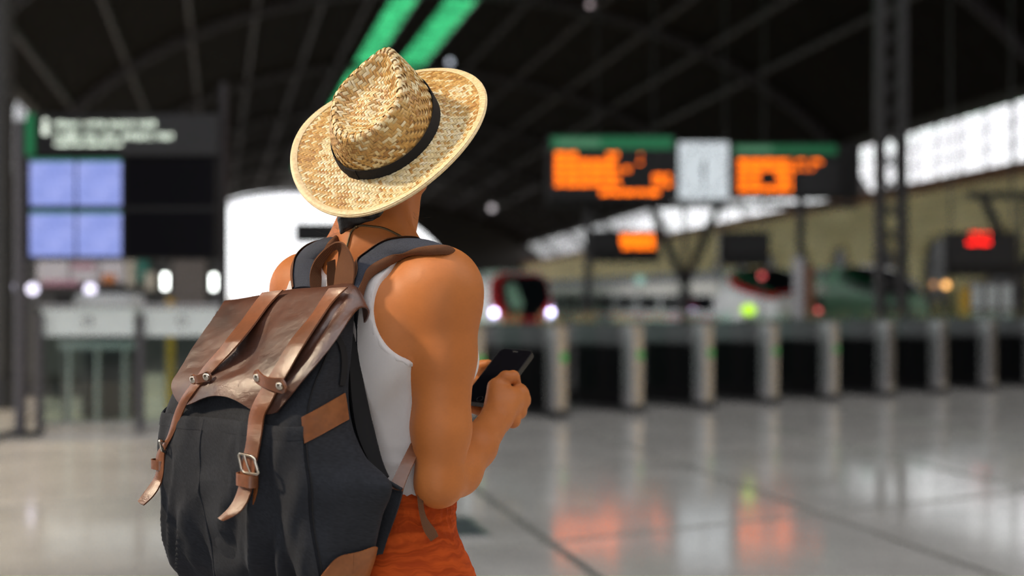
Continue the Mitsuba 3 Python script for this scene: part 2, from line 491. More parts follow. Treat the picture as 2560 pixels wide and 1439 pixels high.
hairm.vertices = hairm.vertices + hairm.vertex_normals * (nz[:, None] - .5) * .004
part('hair', hairm, 'hair', person, smooth=True, label='dark hair gathered at the nape below the hat')
ws = []
for i in range(26):
    x0, y0 = rng.uniform(846, 872), rng.uniform(566, 596)
    p0 = W(x0, y0, rng.uniform(2.0, 2.01)); L = rng.uniform(.012, .04); a = rng.uniform(-.6, 1.0)
    d1 = np.array([-math.cos(a), rng.uniform(-.3, .3), math.sin(a)])
    ws.append(tube([p0, p0 + d1 * L * .5 + [0, 0, -.002], p0 + d1 * L + [0, 0, rng.uniform(-.012, .004)]], [.0001, .00008, .00005], 4))
for i in range(4):
    x0 = rng.uniform(1028, 1036); p0 = W(x0, rng.uniform(525, 545), 2.06)
    ws.append(tube([p0, p0 + [.006, 0, -.006], p0 + [.018 + rng.uniform(0, .01), 0, -.004 - rng.uniform(0, .01)]], [.00012, .0001, .00006], 4))
mat('wisp', (.10, .075, .06), .4)
part('hair_wisps', cat(ws), 'wisp', person, kind='stuff')

# tank top: shell over the torso, with arm holes and neckline
FT = Field(np.arange(-.44, .03, .0042), np.arange(1.83, 2.24, .0042), np.arange(.90, 1.46, .0042))
torso(FT)
from scipy.interpolate import RegularGridInterpolator
bf = RegularGridInterpolator(F1.ax, body_field, bounds_error=False, fill_value=.2)
gp = np.stack(np.meshgrid(*FT.ax, indexing='ij'), -1)
bd = bf(gp.reshape(-1, 3)).reshape(gp.shape[:3])
rel = gp - MID
gu, gv, gw = rel @ U, rel @ V_, gp[..., 2]
tors = FT.v.copy()
hole = np.minimum(*[np.hypot(gu - s * .208, (gw - 1.325) * np.where(gw > 1.325, .55, .95)) - .111 for s in (-1, 1)])
neckl = np.hypot(gu, gw - 1.452) - .102
low = 1.020 - gw
fold = .0022 * np.sin(gw * 260 + gu * 30) * np.clip((1.13 - gw) / .1, 0, 1) + .004 * np.clip((1.10 - gw) / .06, 0, 1)
base = np.maximum(bd - .0045 - fold, tors - .008)
top_cut = gw - 1.398
d = np.maximum.reduce([base, -hole, -neckl, low, top_cut])
shirt = relax(nets(d.astype(np.float32), FT.ax), 3)
part('tank_top', shirt, 'shirt_cotton', person, smooth=True, label='white ribbed sleeveless tank top')
d = np.maximum.reduce([np.maximum(bd - .0054, tors - .0105), -hole, hole - .0065, low, top_cut])
part('armhole_binding', relax(nets(d.astype(np.float32), FT.ax), 3), 'shirt_cotton', person + '__tank_top', smooth=True)

# trousers
FP = Field(np.arange(-.56, .14, .0058), np.arange(1.80, 2.30, .0058), np.arange(.05, 1.06, .0058))
FP.ell(B(0, -.012, .90), (.170, .122, .15), .03, RB)
FP.cone(B(0, 0, 1.035), B(0, 0, .99), .104, .114, .03)
FP.ell(B(0, 0, 1.02), (.135, .105, .08), .03, RB)
for s in (-1, 1):
    FP.cone(B(s * .088, -.002, .86), B(s * .092, .0, .48), .098, .095, .035)
    FP.cone(B(s * .092, .0, .48), B(s * .095, -.01, .12), .095, .105, .03)
gp = np.stack(np.meshgrid(*FP.ax, indexing='ij'), -1)
g2 = gp[..., 2]
FP.v = np.maximum.reduce([FP.v, g2 - 1.036, .10 - g2]).astype(np.float32)
tr = relax(FP.mesh(), 3)
tv = np.asarray(tr.vertices); ang = np.arctan2(tv[:, 0] - MID[0], tv[:, 1] - MID[1])
wv = meshkit.fbm(np.stack([tv[:, 0] * 26, tv[:, 1] * 26, tv[:, 2] * 110], 1), 3, 2) - .5
gat = .5 + .5 * np.sin(ang * 58 + 3 * meshkit.noise(tv * 30))
wb = np.clip((tv[:, 2] - .995) / .004, 0, 1)
tr.vertices = tv + tr.vertex_normals * (wv * .0035 * (1 - wb) + (gat - .5) * .0035 * np.clip((tv[:, 2] - .95) / .05, 0, 1) - .003 * np.exp(-((tv[:, 2] - .996) / .004) ** 2))[:, None]
part('trousers', tr, 'trouser_cotton', person, smooth=True, label='crinkled orange cotton trousers with a gathered waist')
sl = [B(.150 + .010 * t, .052 - .01 * t, .985 - t * .45) for t in np.linspace(0, 1, 10)]
fl = ribbon([W(1112, 1284, 1.99), W(1128, 1320, 1.985), W(1142, 1375, 1.98), W(1148, 1445, 1.975), W(1150, 1560, 1.97)],
            [W(1116, 1282, 2.00), W(1140, 1330, 2.0), W(1156, 1380, 2.0), W(1161, 1445, 2.0), W(1163, 1560, 2.0)], .003, 40, 4)
part('side_flap', fl, 'trouser_edge', person + '__trousers', smooth=40, label='dark red side placket')
# sandals
for s in (-1, 1):
    so = [B(s * .09 + x, y, 0.0) for x, y in ((-.035, -.08), (.035, -.08), (.05, .08), (.045, .17), (.0, .20), (-.03, .17), (-.04, .08))]
    h = trimesh.convex.convex_hull(np.vstack([np.array(so) + [0, 0, .002], np.array(so) + [0, 0, .016]]))
    part('sandal_sole', h, 'sandal', person)
    part('sandal_strap', tube([B(s * .09 + s * .0 + .055 * math.cos(a), .10, .018 + .055 * math.sin(a)) for a in np.linspace(0, math.pi, 12)], .006, 8), 'sandal', person, smooth=True)

# necklace
mat('chain_metal', srgb(120, 105, 80), .35, metal=1.)
nk = []
pts = [W(868, 615, 1.965), W(880, 580, 1.958), W(893, 566, 1.956), W(930, 566, 1.955), W(968, 576, 1.958), W(1000, 590, 1.975), W(1022, 612, 1.995)]
pp, pn_, hit = raycast(body, *np.array([(862, 640), (872, 608), (880, 582), (893, 568), (912, 565), (932, 567), (952, 570), (970, 576), (988, 585), (1004, 594), (1016, 604), (1024, 614)]).T)
pp = pp + pn_ * .0024
curve = spline(pp[hit], 260)
links = []
for i in range(0, len(curve) - 1, 1):
    t = curve[i + 1] - curve[i]; t /= np.linalg.norm(t)
    a = np.cross(t, [0, 1, 0]); a /= np.linalg.norm(a); b = np.cross(t, a)
    c = curve[i]
    q = a if i % 2 else b
    ring = [c + t * .0016 * math.cos(x) + q * .0011 * math.sin(x) for x in np.linspace(0, 2 * math.pi, 8, endpoint=False)]
    links.append(tube(ring, .0005, 5, closed=True))
nkey = thing('necklace', 'thin metal chain necklace around the bare nape', 'necklace')
part('chain', cat(links), 'chain_metal', nkey, smooth=True, kind='stuff')
cl = trimesh.creation.icosphere(2, .003); cl.apply_translation(pp[3]); part('clasp', cl, 'chain_metal', nkey, smooth=True)

# ------------------------------------------------------------------ phone
mat('phone_glass', (.004, .004, .006), .06, spec=.5)
mat('phone_case', (.012, .012, .013), .35)
mat('phone_metal', (.5, .5, .52), .3, metal=1.)
RP = np.stack([pu, pv, pn], 1)
def rounded_slab(w, h, t, r, c, seg=8):
    from shapely.geometry import box as sbox
    g = sbox(-w / 2 + r, -h / 2 + r, w / 2 - r, h / 2 - r).buffer(r, quad_segs=seg)
    e = trimesh.creation.extrude_polygon(g, t, engine='earcut'); e.apply_translation([0, 0, -t / 2])
    M = np.eye(4); M[:3, :3] = RP; M[:3, 3] = c
    e.apply_transform(M)
    return e
phone = thing('phone', 'black smartphone held in both hands in front of the woman', 'phone')
part('case', rounded_slab(.0665, .1385, .0085, .010, PH_C), 'phone_case', phone, smooth=30)
part('screen', rounded_slab(.0625, .1345, .0012, .008, PH_C + pn * .0046), 'phone_glass', phone, smooth=30)
part('speaker_slot', rounded_slab(.010, .0022, .0006, .001, PH_C + pn * .0054 + pv * .0615), 'phone_metal', phone, smooth=30)
a_ = np.linspace(0, 2 * math.pi, 24, endpoint=False)
part('home_button', tube([PH_C + pn * .0052 + pv * -.0605 + .0055 * (math.cos(x) * pu + math.sin(x) * pv) for x in a_], .0004, 5, closed=True), 'phone_case', phone, smooth=True)
# ------------------------------------------------------------------ straw hat
def hat(x, y, z): return HATC + np.asarray(x)[..., None] * RH + np.asarray(y)[..., None] * FH + np.asarray(z)[..., None] * ZH
A_, B_ = .0790, .0925            # crown opening, half width and half length
def base_r(f): return 1 / np.sqrt((np.sin(f) / A_) ** 2 + (np.cos(f) / B_) ** 2)      # f = 0 is the front
def ridge(f):
    """Teardrop outline of the crown's top and its height."""
    c, s = np.cos(f), np.sin(f)
    y = .080 * c - .0015 * c * c
    x = .057 * s * np.where(c > 0, (1 - .50 * np.clip(c, 0, 1) ** 1.5), 1 - .10 * np.clip(-c, 0, 1))
    x = x + .012 * np.clip(c, 0, 1) ** 2
    z = .094 +   .016 * c + .004 * np.cos(2 * f)
    return x, y - .004, z
_s = [0, .2, .4, .5, .57, .65, .75, .87, 1.0]
_b = PchipInterpolator(_s, [0, .22, .70, .96, 1, 1, 1, 1, 1])
_k = PchipInterpolator(_s, [1, 1.035, 1.05, 1.035, .93, .76, .52, .26, 0])
_z = CubicSpline(_s, [0, .40, .77, .925, 1.0, .93, .82, .80, .83])
def crown(f, s):
    """s 0 at the brim, .5 on the shoulder of the crown, .57 on its ridge, 1 in the middle of the dent."""
    f, s = np.asarray(f, float), np.clip(s, 0, 1)
    r = base_r(f); x1, y1, z1 = ridge(f)
    b, k = _b(s), _k(s)
    x, y = (r * np.sin(f) * (1 - b) + x1 * b) * k, (r * np.cos(f) * (1 - b) + (y1 + .004) * b) * k - .004 * b
    w = mik_s((s - .6) / .4)
    return x, y, (z1 * (1 - w) + .096 * w) * _z(s)
def mik_s(t):
    t = np.clip(t, 0, 1); return t * t * (3 - 2 * t)
def brim_r(f): return .1590 + .0035 * np.cos(2 * f) + .002 * np.cos(f)
def brim_z(f, q):
    """q 0 at the crown, 1 at the edge; sides rolled up, front and back a little down."""
    q = np.asarray(q)
    return np.maximum(q, 0) ** 1.4 * (.012 * -np.cos(2 * f) + .004 + .008 * np.sin(f) - .010 * np.cos(f)) + .003 * np.sin(3 * f + .6) * q
def brim(f, q):
    r = base_r(f) * (1 - q) + brim_r(f) * q
    return r * np.sin(f), r * np.cos(f), brim_z(f, q) + .010 * (1 - q) ** 3
def straw_col(p, n, uv): return mi.Color3f(.46, .27, .10) * (.7 + .6 * N(p.x * 700, p.y * 700, p.z * 700))
mat('straw_base', mikit.proc(straw_col), .6)
mat('straw', VC, .38, spec=.55)
mat('straw_edge', mikit.proc(lambda p, n, uv: mikit.mix((.62, .45, .22), (.82, .66, .40), N(p.x * 300, p.y * 300, p.z * 300))), .45)
mat('hat_band', mikit.proc(lambda p, n, uv: mi.Color3f(.008, .008, .011) * (.7 + .6 * N(p.x * 1500, p.y * 1500, p.z * 1500))), .7, spec=.3,
    bump=lambda p, n, uv: 0.5 + 0.5 * dr.sin(uv.x * 2600), bscale=.0002, eps=3e-4)
hatk = thing('straw_hat', 'woven straw hat with a pinched crown and black ribbon on the woman', 'hat')
f = np.linspace(0, 2 * np.pi, 181)[:-1]
rows = [hat(*crown(f, t)) for t in np.linspace(0, .992, 50)]
Vc = np.stack(rows, 1)
crown_mesh = sheet(Vc, -.0012, True)
part('crown', crown_mesh, 'straw_base', hatk, smooth=True)
rows = [hat(*brim(f, q)) for q in np.linspace(0, 1, 22)]
Vb = np.stack(rows, 1)[:, ::-1]
part('brim', sheet(Vb, .0014, True), 'straw_base', hatk, smooth=True)
# edge binding: folded over strips
ed = []
nstrip = 150
for i in range(nstrip):
    f0 = 2 * np.pi * i / nstrip; w = 2 * np.pi / nstrip * .66
    ff = np.linspace(f0 - w, f0 + w, 5); qq = np.linspace(.885, 1.012, 6)
    G, Q = np.meshgrid(ff, qq, indexing='ij')
    G2 = G + (Q - .95) * .30
    x, y, z = brim(G2, Q)
    z = z + .0022 + .0012 * np.sin(np.pi * (Q - .885) / .127) + .0005 * np.linspace(0, 1, 5)[:, None]
    P3 = hat(x, y, z)
    ed.append(sheet(P3[:, ::-1], .0009))
    x, y, z = brim(G2, Q); P3 = hat(x, y, z - .0026)
    ed.append(sheet(P3, .0009))
rim = tube(hat(*brim(f, np.full_like(f, 1.012))), .0022, 8, closed=True)
part('brim_binding', cat(ed + [rim]), 'straw_edge', hatk, smooth=35, label='pale plaited straw edging', kind='stuff')

PALE = np.array([[.84, .68, .38], [.80, .62, .31], [.88, .74, .46], [.74, .55, .26]])
TAN = np.array([[.62, .36, .105], [.56, .30, .080], [.68, .42, .14], [.45, .22, .055]])
def float_grid(surface, i0, i1, j0, j1, s, seed, inside, zig=0):
    """Twill plait: over-floats two cells long on the surface(a, b) -> points, as raised strips with colours per strip."""
    r = np.random.default_rng(seed)
    ca, cb = r.random(4096), r.random(4096)
    verts, faces, cols = [], [], []
    base = 0
    nl, nw = 7, 4
    tl, tw = np.linspace(0, 1, nl), np.linspace(0, 1, nw)
    for i in range(i0, i1):
        for j in range(j0, j1):
            ii = i if not zig or (j // zig) % 2 == 0 else -i
            k = (ii + j) % 4
            if k not in (0, 2): continue
            hz = k == 0
            lo = i if not hz else i - .10
            a = (i - .12 + tl * 2.24) if hz else np.full(nl, i + .5)
            b = np.full(nl, j + .5) if hz else (j - .12 + tl * 2.24)
            if not inside(a.mean() * s, b.mean() * s): continue
            wv = (tw - .5) * r.uniform(.84, .98)
            jit = r.normal(0, .05, 2)
            if hz: Aa, Bb = np.broadcast_to(a[:, None], (nl, nw)) + jit[0], b[:, None] + wv[None] + jit[1]
            else: Aa, Bb = a[:, None] + wv[None] + jit[0], np.broadcast_to(b[:, None], (nl, nw)) + jit[1]
            lift = .00012 + .0009 * np.sin(np.pi * np.clip(tl * 1.04 - .02, 0, 1)) ** .7
            lift = lift[:, None] * (1 - .25 * (2 * tw - 1) ** 4)[None]
            P = surface(Aa * s, Bb * s, lift)
            pale = float(meshkit.fbm(np.array([i * s * 16 + seed, j * s * 16, seed * 3.7]), 2, 4))
            pale = min(max((pale - .33) / .34, .06), .94) + (.14 if hz else -.14)
            if seed == 14: pale = .85 if hz else .16
            u0 = ca[(j + 2048) % 4096] if hz else cb[(i + 2048) % 4096]
            if r.random() < .5: u0 = r.random()
            c = (PALE if u0 < pale else TAN)[r.choice(4, p=[.35, .3, .2, .15])] * r.uniform(.90, 1.08) * .84
            verts.append(P.reshape(-1, 3)); cols.append(np.broadcast_to(c, (nl * nw, 3)) * (1 - .18 * np.abs(2 * np.broadcast_to(tl[:, None], (nl, nw)) - 1).reshape(-1, 1) ** 6))
            q = np.arange(nl * nw).reshape(nl, nw) + base
            qd = np.stack([q[:-1, :-1], q[1:, :-1], q[1:, 1:], q[:-1, 1:]], -1).reshape(-1, 4)
            fc = np.vstack([qd[:, [0, 1, 2]], qd[:, [0, 2, 3]]])
            faces.append(fc if hz else fc[:, ::-1])
            base += nl * nw
    return np.vstack(verts), np.vstack(faces), np.clip(np.vstack(cols), 0, 1)
def on(fn, f, t, lift):
    """Point of fn(f, t) moved by lift along the outward normal."""
    e = 1e-3
    P = hat(*fn(f, t)); Pf = hat(*fn(f + e, t)) - P; Pt = hat(*fn(f, t + e)) - P
    n = np.cross(Pf, Pt); n /= np.linalg.norm(n, axis=-1, keepdims=True) + 1e-15
    return P, n, lift
def plait(name, V, Fc, C, parent):
    part(name, trimesh.Trimesh(V, Fc, process=False), 'straw', parent, smooth=True, color=C, kind='stuff')
CELL = .0043
c45, s45 = math.cos(math.radians(40)), math.sin(math.radians(40))
# brim: one plait across the whole brim
def brim_surface(a, b, lift):
    x, y = c45 * a - s45 * b, s45 * a + c45 * b
    ff = np.arctan2(x, y); r = np.hypot(x, y); br = base_r(ff)
    q = np.clip((r - br) / (brim_r(ff) - br), -.05, .97)
    P, n, l = on(brim, ff, q, lift)
    sg = np.sign((n @ ZH))[..., None]
    return P + n * sg * (l[..., None] + .0016)
def in_brim(a, b):
    x, y = c45 * a - s45 * b, s45 * a + c45 * b
    f0 = math.atan2(x, y); r = math.hypot(x, y)
    return float(base_r(f0)) - .004 < r < float(brim_r(f0)) * .965
plait('brim_weave', *float_grid(brim_surface, -42, 42, -42, 42, CELL, 11, in_brim), hatk + '__brim')
def brim_under(a, b, lift):
    x, y = c45 * a - s45 * b, s45 * a + c45 * b
    ff = np.arctan2(x, y); r = np.hypot(x, y); br = base_r(ff)
    q = np.clip((r - br) / (brim_r(ff) - br), 0, .97)
    P, n, l = on(brim, ff, q, lift)
    sg = np.sign((n @ ZH))[..., None]
    return P - n * sg * (l[..., None] + .0016)
plait('brim_weave', *float_grid(brim_under, -30, 30, -30, 30, CELL * 1.4, 12, in_brim), hatk + '__brim')
# crown side: herringbone running round
SIDE = .112
nring = 4 * int(2 * math.pi * .076 / CELL / 4)
cw = 2 * math.pi / nring
_sl = np.linspace(0, .60, 200)
_pl = np.stack(crown(np.full(200, np.pi * .6), _sl), 1); _ln = np.r_[0, np.cumsum(np.linalg.norm(np.diff(_pl, axis=0), axis=1))]
SIDE = _ln[-1]
def side_surface(a, b, lift):
    ff = a / CELL * cw; t = np.interp(b, _ln, _sl)
    P, n, l = on(crown, ff, np.clip(t, 0.01, .62), lift)
    o = P - hat(0., 0., .05)
    n = n * np.sign((n * o).sum(-1, keepdims=True))
    return P + n * (l[..., None] + .0012)
plait('crown_weave', *float_grid(side_surface, 0, nring, 3, 40, CELL, 13, lambda a, b: (.028 < b < SIDE), 6), hatk + '__crown')
def top_surface(a, b, lift):
    x, y = c45 * a - s45 * b, s45 * a + c45 * b
    # invert the star-shaped outline around the middle
    ff = np.arctan2(x / .057, y / .083)
    for _ in range(12):
        x1, y1, _z = ridge(ff); y1 = y1 + .004
        d = np.arctan2(x, y) - np.arctan2(x1, y1)
        d = (d + np.pi) % (2 * np.pi) - np.pi
        ff = ff + .8 * d
    x1, y1, _z = ridge(ff); r1 = np.hypot(x1, y1 + .004)
    kk = np.clip(np.hypot(x, y) / r1, .02, .97)
    s = np.interp(-kk, -_kk, _ss)
    P, n, l = on(crown, ff, s, lift)
    n = n * np.sign((n @ ZH))[..., None]
    return P + n * (l[..., None] + .0012)
_ss = np.linspace(.5, 1, 200); _kk = _k(_ss)
def in_top(a, b):
    x, y = c45 * a - s45 * b, s45 * a + c45 * b
    ff = math.atan2(x / .057, y / .083)
    for _ in range(8):
        x1, y1, _z = ridge(np.array(ff)); d = math.atan2(x, y) - math.atan2(float(x1), float(y1) + .004)
        ff += .8 * ((d + math.pi) % (2 * math.pi) - math.pi)
    x1, y1, _z = ridge(np.array(ff))
    return math.hypot(x, y) < math.hypot(float(x1), float(y1) + .004) * .88
plait('crown_weave', *float_grid(top_surface, -22, 22, -22, 22, CELL * .92, 14, in_top), hatk + '__crown')
# ribbon
fr = np.linspace(0, 2 * np.pi, 240)[:-1]
tt = np.linspace(.02, .175, 8)
Vr = np.stack([hat(*[c * k for c, k in zip(crown(fr, np.full_like(fr, t + .01 * np.sin(fr * 2))), (1, 1, 1))]) for t in tt], 1)
cen = hat(0., 0., .02)
out = Vr - cen; out -= (out @ ZH)[..., None] * ZH; out /= np.linalg.norm(out, axis=2, keepdims=True)
Vr = Vr + out * .0046
uvr = None
rm = sheet(Vr, -.0012, True)
part('ribbon', rm, 'hat_band', hatk, smooth=40, label='black ribbon band')
# overlapped end of the ribbon
fr2 = np.linspace(np.pi + .10, np.pi + .34, 14)
V2 = np.stack([hat(*crown(fr2, np.full_like(fr2, t + .01 * np.sin(fr2 * 2)))) for t in tt], 1)
o2 = V2 - cen; o2 -= (o2 @ ZH)[..., None] * ZH; o2 /= np.linalg.norm(o2, axis=2, keepdims=True)
part('ribbon_end', sheet(V2 + o2 * .0060, -.0012), 'hat_band', hatk + '__ribbon', smooth=40)
# ------------------------------------------------------------------ backpack
def PV(px, py, v):
    """Point of the photograph ray in the plane at v of the pack's frame (v runs from the pack's face to the wearer)."""
    o = np.array([0, 0, EYE]); r = ray(px, py)
    t = (v - (o - MID) @ V_) / (r @ V_)
    return o + r * t
def leather(scale, lo, hi):
    def fn(p, n, uv):
        a = mikit.fbm(p.x * 16, p.y * 16, p.z * 16); b = mikit.fbm(p.x * 170, p.y * 170, p.z * 170)
        return mikit.mix(lo, hi, mikit.smoothstep(.25, .75, a)) * (.85 + .3 * b)
    return mikit.proc(fn)
def leather_bump(p, n, uv): return mikit.fbm(p.x * 1100, p.y * 1100, p.z * 1100, octaves=2) + 3 * mikit.fbm(p.x * 60, p.y * 60, p.z * 60)
mat('flap_leather', leather(1, (.034, .011, .0058), (.080, .027, .0135)), .38, spec=.9, clearcoat=.35, clearcoat_gloss=.6, bump=leather_bump, bscale=.00035, eps=4e-4)
mat('strap_leather', leather(1, (.10, .032, .010), (.19, .062, .022)), .38, spec=.9, clearcoat=.15, bump=leather_bump, bscale=.0003, eps=4e-4)
mat('patch_leather', leather(1, (.17, .052, .013), (.25, .082, .022)), .45, spec=.5, bump=leather_bump, bscale=.0003, eps=4e-4)
mat('leather_raw', (.26, .13, .06), .8)
def twill(p, n, uv):
    a = (p.x * .766 - p.y * .643); return N(a * 700 + p.z * 700, (p.z - a) * 240, p.y * 200)
def canvas_col(p, n, uv):
    a = mikit.fbm(p.x * 24, p.y * 24, p.z * 24)
    return mi.Color3f(.0165, .0185, .0235) * (.75 + .5 * a) * (.75 + .5 * twill(p, n, uv))
mat('canvas', mikit.proc(canvas_col), .85, spec=.25, sheen=.5, bump=lambda p, n, uv: twill(p, n, uv) + mikit.fbm(p.x * 500, p.y * 500, p.z * 500), bscale=.00022, eps=3e-4)
def denim_col(p, n, uv):
    a = N(p.x * 1300, p.y * 1300, p.z * 1300)
    return mi.Color3f(.036, .041, .056) * (.55 + .9 * a)
mat('strap_canvas', mikit.proc(denim_col), .85, spec=.2, sheen=.4, bump=lambda p, n, uv: twill(p, n, uv), bscale=.0002, eps=3e-4)
def web(p, n, uv): return (0.5 + 0.5 * dr.sin((p.x + p.z) * 2600)) * (0.5 + 0.5 * dr.sin((p.x - p.z) * 2600))
mat('webbing', mikit.proc(lambda p, n, uv: mikit.mix((.10, .040, .018), (.23, .105, .055), web(p, n, uv))), .8, spec=.2, bump=web, bscale=.0005, eps=3e-4)
mat('nickel', srgb(205, 195, 180), .22, metal=1.)
mat('thread', (.006, .006, .007), .9)

pack = thing('backpack', 'dark canvas backpack with a brown leather flap and straps on the woman', 'backpack')
wl = np.array([.868, .886, .915, .960, 1.02, 1.06, 1.10, 1.14, 1.175, 1.20, 1.23, 1.27, 1.30, 1.322])
vf = PchipInterpolator(wl, [-.150, -.185, -.214, -.232, -.243, -.246, -.246, -.243, -.234, -.222, -.200, -.172, -.152, -.140])
vb = PchipInterpolator(wl, [-.122, -.116, -.112, -.110, -.108, -.106, -.108, -.110, -.111, -.112, -.113, -.114, -.115, -.116])
ul = PchipInterpolator(wl, [-.165, -.190, -.207, -.217, -.222, -.222, -.222, -.220, -.214, -.206, -.204, -.202, -.199, -.196])
uf = PchipInterpolator(wl, [.085, .106, .114, .115, .110, .107, .104, .101, .099, .098, .096, .094, .092, .090])
ub = PchipInterpolator(wl, [.085, .105, .118,   .142, .166, .186, .124, .096, .086, .084, .086, .088, .088, .088])
def bag(th, w, off=0.):
    """Point of the bag's skin: th runs round the section, from the left side over the outer face to the right side and the back."""
    c, s = np.cos(th), np.sin(th); e = .42
    x = np.sign(c) * np.abs(c) ** e; y = np.sign(s) * np.abs(s) ** e       # x -1 left .. 1 right, y -1 outer face .. 1 back
    v = vf(w) + (vb(w) - vf(w)) * (y + 1) / 2
    ur = uf(w) + (ub(w) - uf(w)) * np.clip((y + 1) / 2, 0, 1) ** 1.3
    u = ul(w) + (ur - ul(w)) * (x + 1) / 2
    k = np.clip((1.17 - w) / .22, 0, 1) * np.clip((w - .86) / .05, .3, 1)
    # soft folds of the cloth
    q = np.stack([u * 30, v * 12, w * 7], -1); q2 = np.stack([(u + .3 * (w - .95)) * 60, v * 30, w * 14], -1)
    q3 = np.stack([(u - .25 * (w - 1.0)) * 24 + 3, v * 10, w * 3.2], -1)
    ridged = 1 - np.abs(2 * meshkit.fbm(q3, 2, 21) - 1) * 2
    fold = (meshkit.fbm(q, 3, 5) - .5) * (.012 + .016 * k) + (meshkit.noise(q2, 9) - .5) * .010 * k + ridged * (.004 + .018 * k) * np.clip(.4 - y, 0, 1)
    crease = 0
    for u0, sl, wd, am, lo in ((-.045, .42, .013, .016, 1.08), (.030, .22, .016, .020, 1.12), (-.105, .10, .014, .010, 1.10), (.068, -.10, .012, .014, 1.08)):
        d = (u - (u0 + sl * (w - .95))) / wd
        crease = crease - am * np.exp(-d * d) * np.clip((lo - w) / .12, 0, 1) * np.clip(-y, 0, 1)
    r = off + (fold + crease) * (1 - .8 * np.abs(x) ** 6)
    n = np.stack([x * np.abs(x) ** 2, y * np.abs(y) ** 2], -1); n = n / (np.linalg.norm(n, axis=-1, keepdims=True) + 1e-9)
    u, v = u + n[..., 0] * r * np.clip(1 - y, 0.15, 1), v + n[..., 1] * r * np.clip(1 - y, .15, 1)
    return MID + u[..., None] * U + v[..., None] * V_ + w[..., None] * Z_
def bag_patch(th0, th1, w0, w1, nt, nw, off, warp=None):
    th, w = np.meshgrid(np.linspace(th0, th1, nt), np.linspace(0, 1, nw), indexing='ij')
    a = w0(th) if callable(w0) else w0
    b = w1(th) if callable(w1) else w1
    return bag(th, a + (b - a) * w, off)
PI = math.pi
def slab_any(Vs, th):
    n = np.cross(np.gradient(Vs, axis=0), np.gradient(Vs, axis=1))
    return sheet(Vs, th * (1 if (n.mean((0, 1)) @ np.array([0, -1, 0])) > 0 else -1))
th = np.linspace(0, 2 * PI, 360, endpoint=False); wv_ = np.linspace(.868, 1.300, 140)
G, H_ = np.meshgrid(th, wv_, indexing='ij')
Vg = bag(G, H_)
shell = grid_mesh(Vg, True)
n_, m_ = Vg.shape[:2]
vv = np.vstack([np.asarray(shell.vertices), Vg[:, 0].mean(0), Vg[:, -1].mean(0)])
fc = [np.asarray(shell.faces)]
i = np.arange(n_); k = (i + 1) % n_
fc.append(np.stack([k * m_, i * m_, np.full(n_, n_ * m_)], 1)); fc.append(np.stack([i * m_ + m_ - 1, k * m_ + m_ - 1, np.full(n_, n_ * m_ + 1)], 1))
bagm = trimesh.Trimesh(vv, np.vstack(fc), process=False)
part('bag', bagm, 'canvas', pack, smooth=True)
def th_of(u_, w_):
    """Section angle of the outer face at u."""
    x = 2 * (u_ - ul(w_)) / (uf(w_) - ul(w_)) - 1
    a = np.arccos(np.clip(np.sign(x) * np.abs(x) ** (1 / .42), -1, 1))
    return 2 * PI - a
# pockets on the outer face, one either side of the middle seam
tc = float(th_of(-.088, 1.10)); tl = PI * .90; tr_ = float(th_of(.094, 1.10)); 
topl = lambda t: 1.150 + .028 * np.clip((PI * 1.22 - t) / (PI * .32), 0, 1) ** 1.2
topr = lambda t: 1.150 + .004 * np.sin(t * 2)
part('pocket', sheet(bag_patch(tc, tl, .89, topl, 70, 90, .0045), -.002), 'canvas', pack, smooth=50)
part('pocket', sheet(bag_patch(tr_ + .04, tc - .012, .89, topr, 110, 90, .0050), -.002), 'canvas', pack, smooth=50)
# hems and seams
def seam(name, pts_th, pts_w, off, r, m='thread'):
    part(name, tube(bag(np.asarray(pts_th, float), np.asarray(pts_w, float), off), r, 6), m, pack, smooth=True)
for a, b, f_ in ((tc, tl, topl), (tr_ + .04, tc - .012, topr)):
    t = np.linspace(a, b, 80)
    part('pocket_hem', sheet(np.stack([bag(t, f_(t) - x, o) for x, o in ((.0185, .0048), (.0172, .0057), (.008, .0060), (.001, .0060), (-.0008, .0040))], 1), -.001), 'canvas', pack, smooth=50)
t = np.full(60, tc); w = np.linspace(.89, 1.147, 60)
seam('middle_seam', t, w, .0050, .0016, 'canvas')
for us in (.099,):
    w = np.linspace(.90, 1.29, 90); tt_ = 2 * PI - np.full(90, .40)
    seam('side_seam', tt_, w, .0012, .0013)
# base of brown leather
bs = lambda t: .888 + .090 * np.clip(np.cos(t - .25), 0, 1) ** 1.5
part('leather_base', sheet(bag_patch(0, 2 * PI, .869, bs, 300, 14, .0062), -.002), 'patch_leather', pack, smooth=50, label='brown leather base')
# side patch
def onbag(L, R, n, m, off, mesh):
    A, Bq = spline(np.array([(x, y, 0) for x, y in L]), n), spline(np.array([(x, y, 0) for x, y in R]), n)
    s = np.linspace(0, 1, m)[None, :, None]
    q = A[:, None] * (1 - s) + Bq[:, None] * s
    P, Nn, h = raycast(mesh, q[..., 0].ravel(), q[..., 1].ravel())
    P = P + Nn * off
    return P.reshape(n, m, 3), h
Ps, h = onbag([(749, 1040), (752, 1078), (757, 1116)], [(862, 974), (868, 1012), (873, 1052)], 12, 22, .0035, bagm)
from scipy.ndimage import gaussian_filter
Ps = np.stack([gaussian_filter(Ps[..., c_], 2, mode='nearest') for c_ in range(3)], -1)
part('side_patch', sheet(Ps, .0022), 'patch_leather', pack, smooth=40, label='brown leather patch on the side')
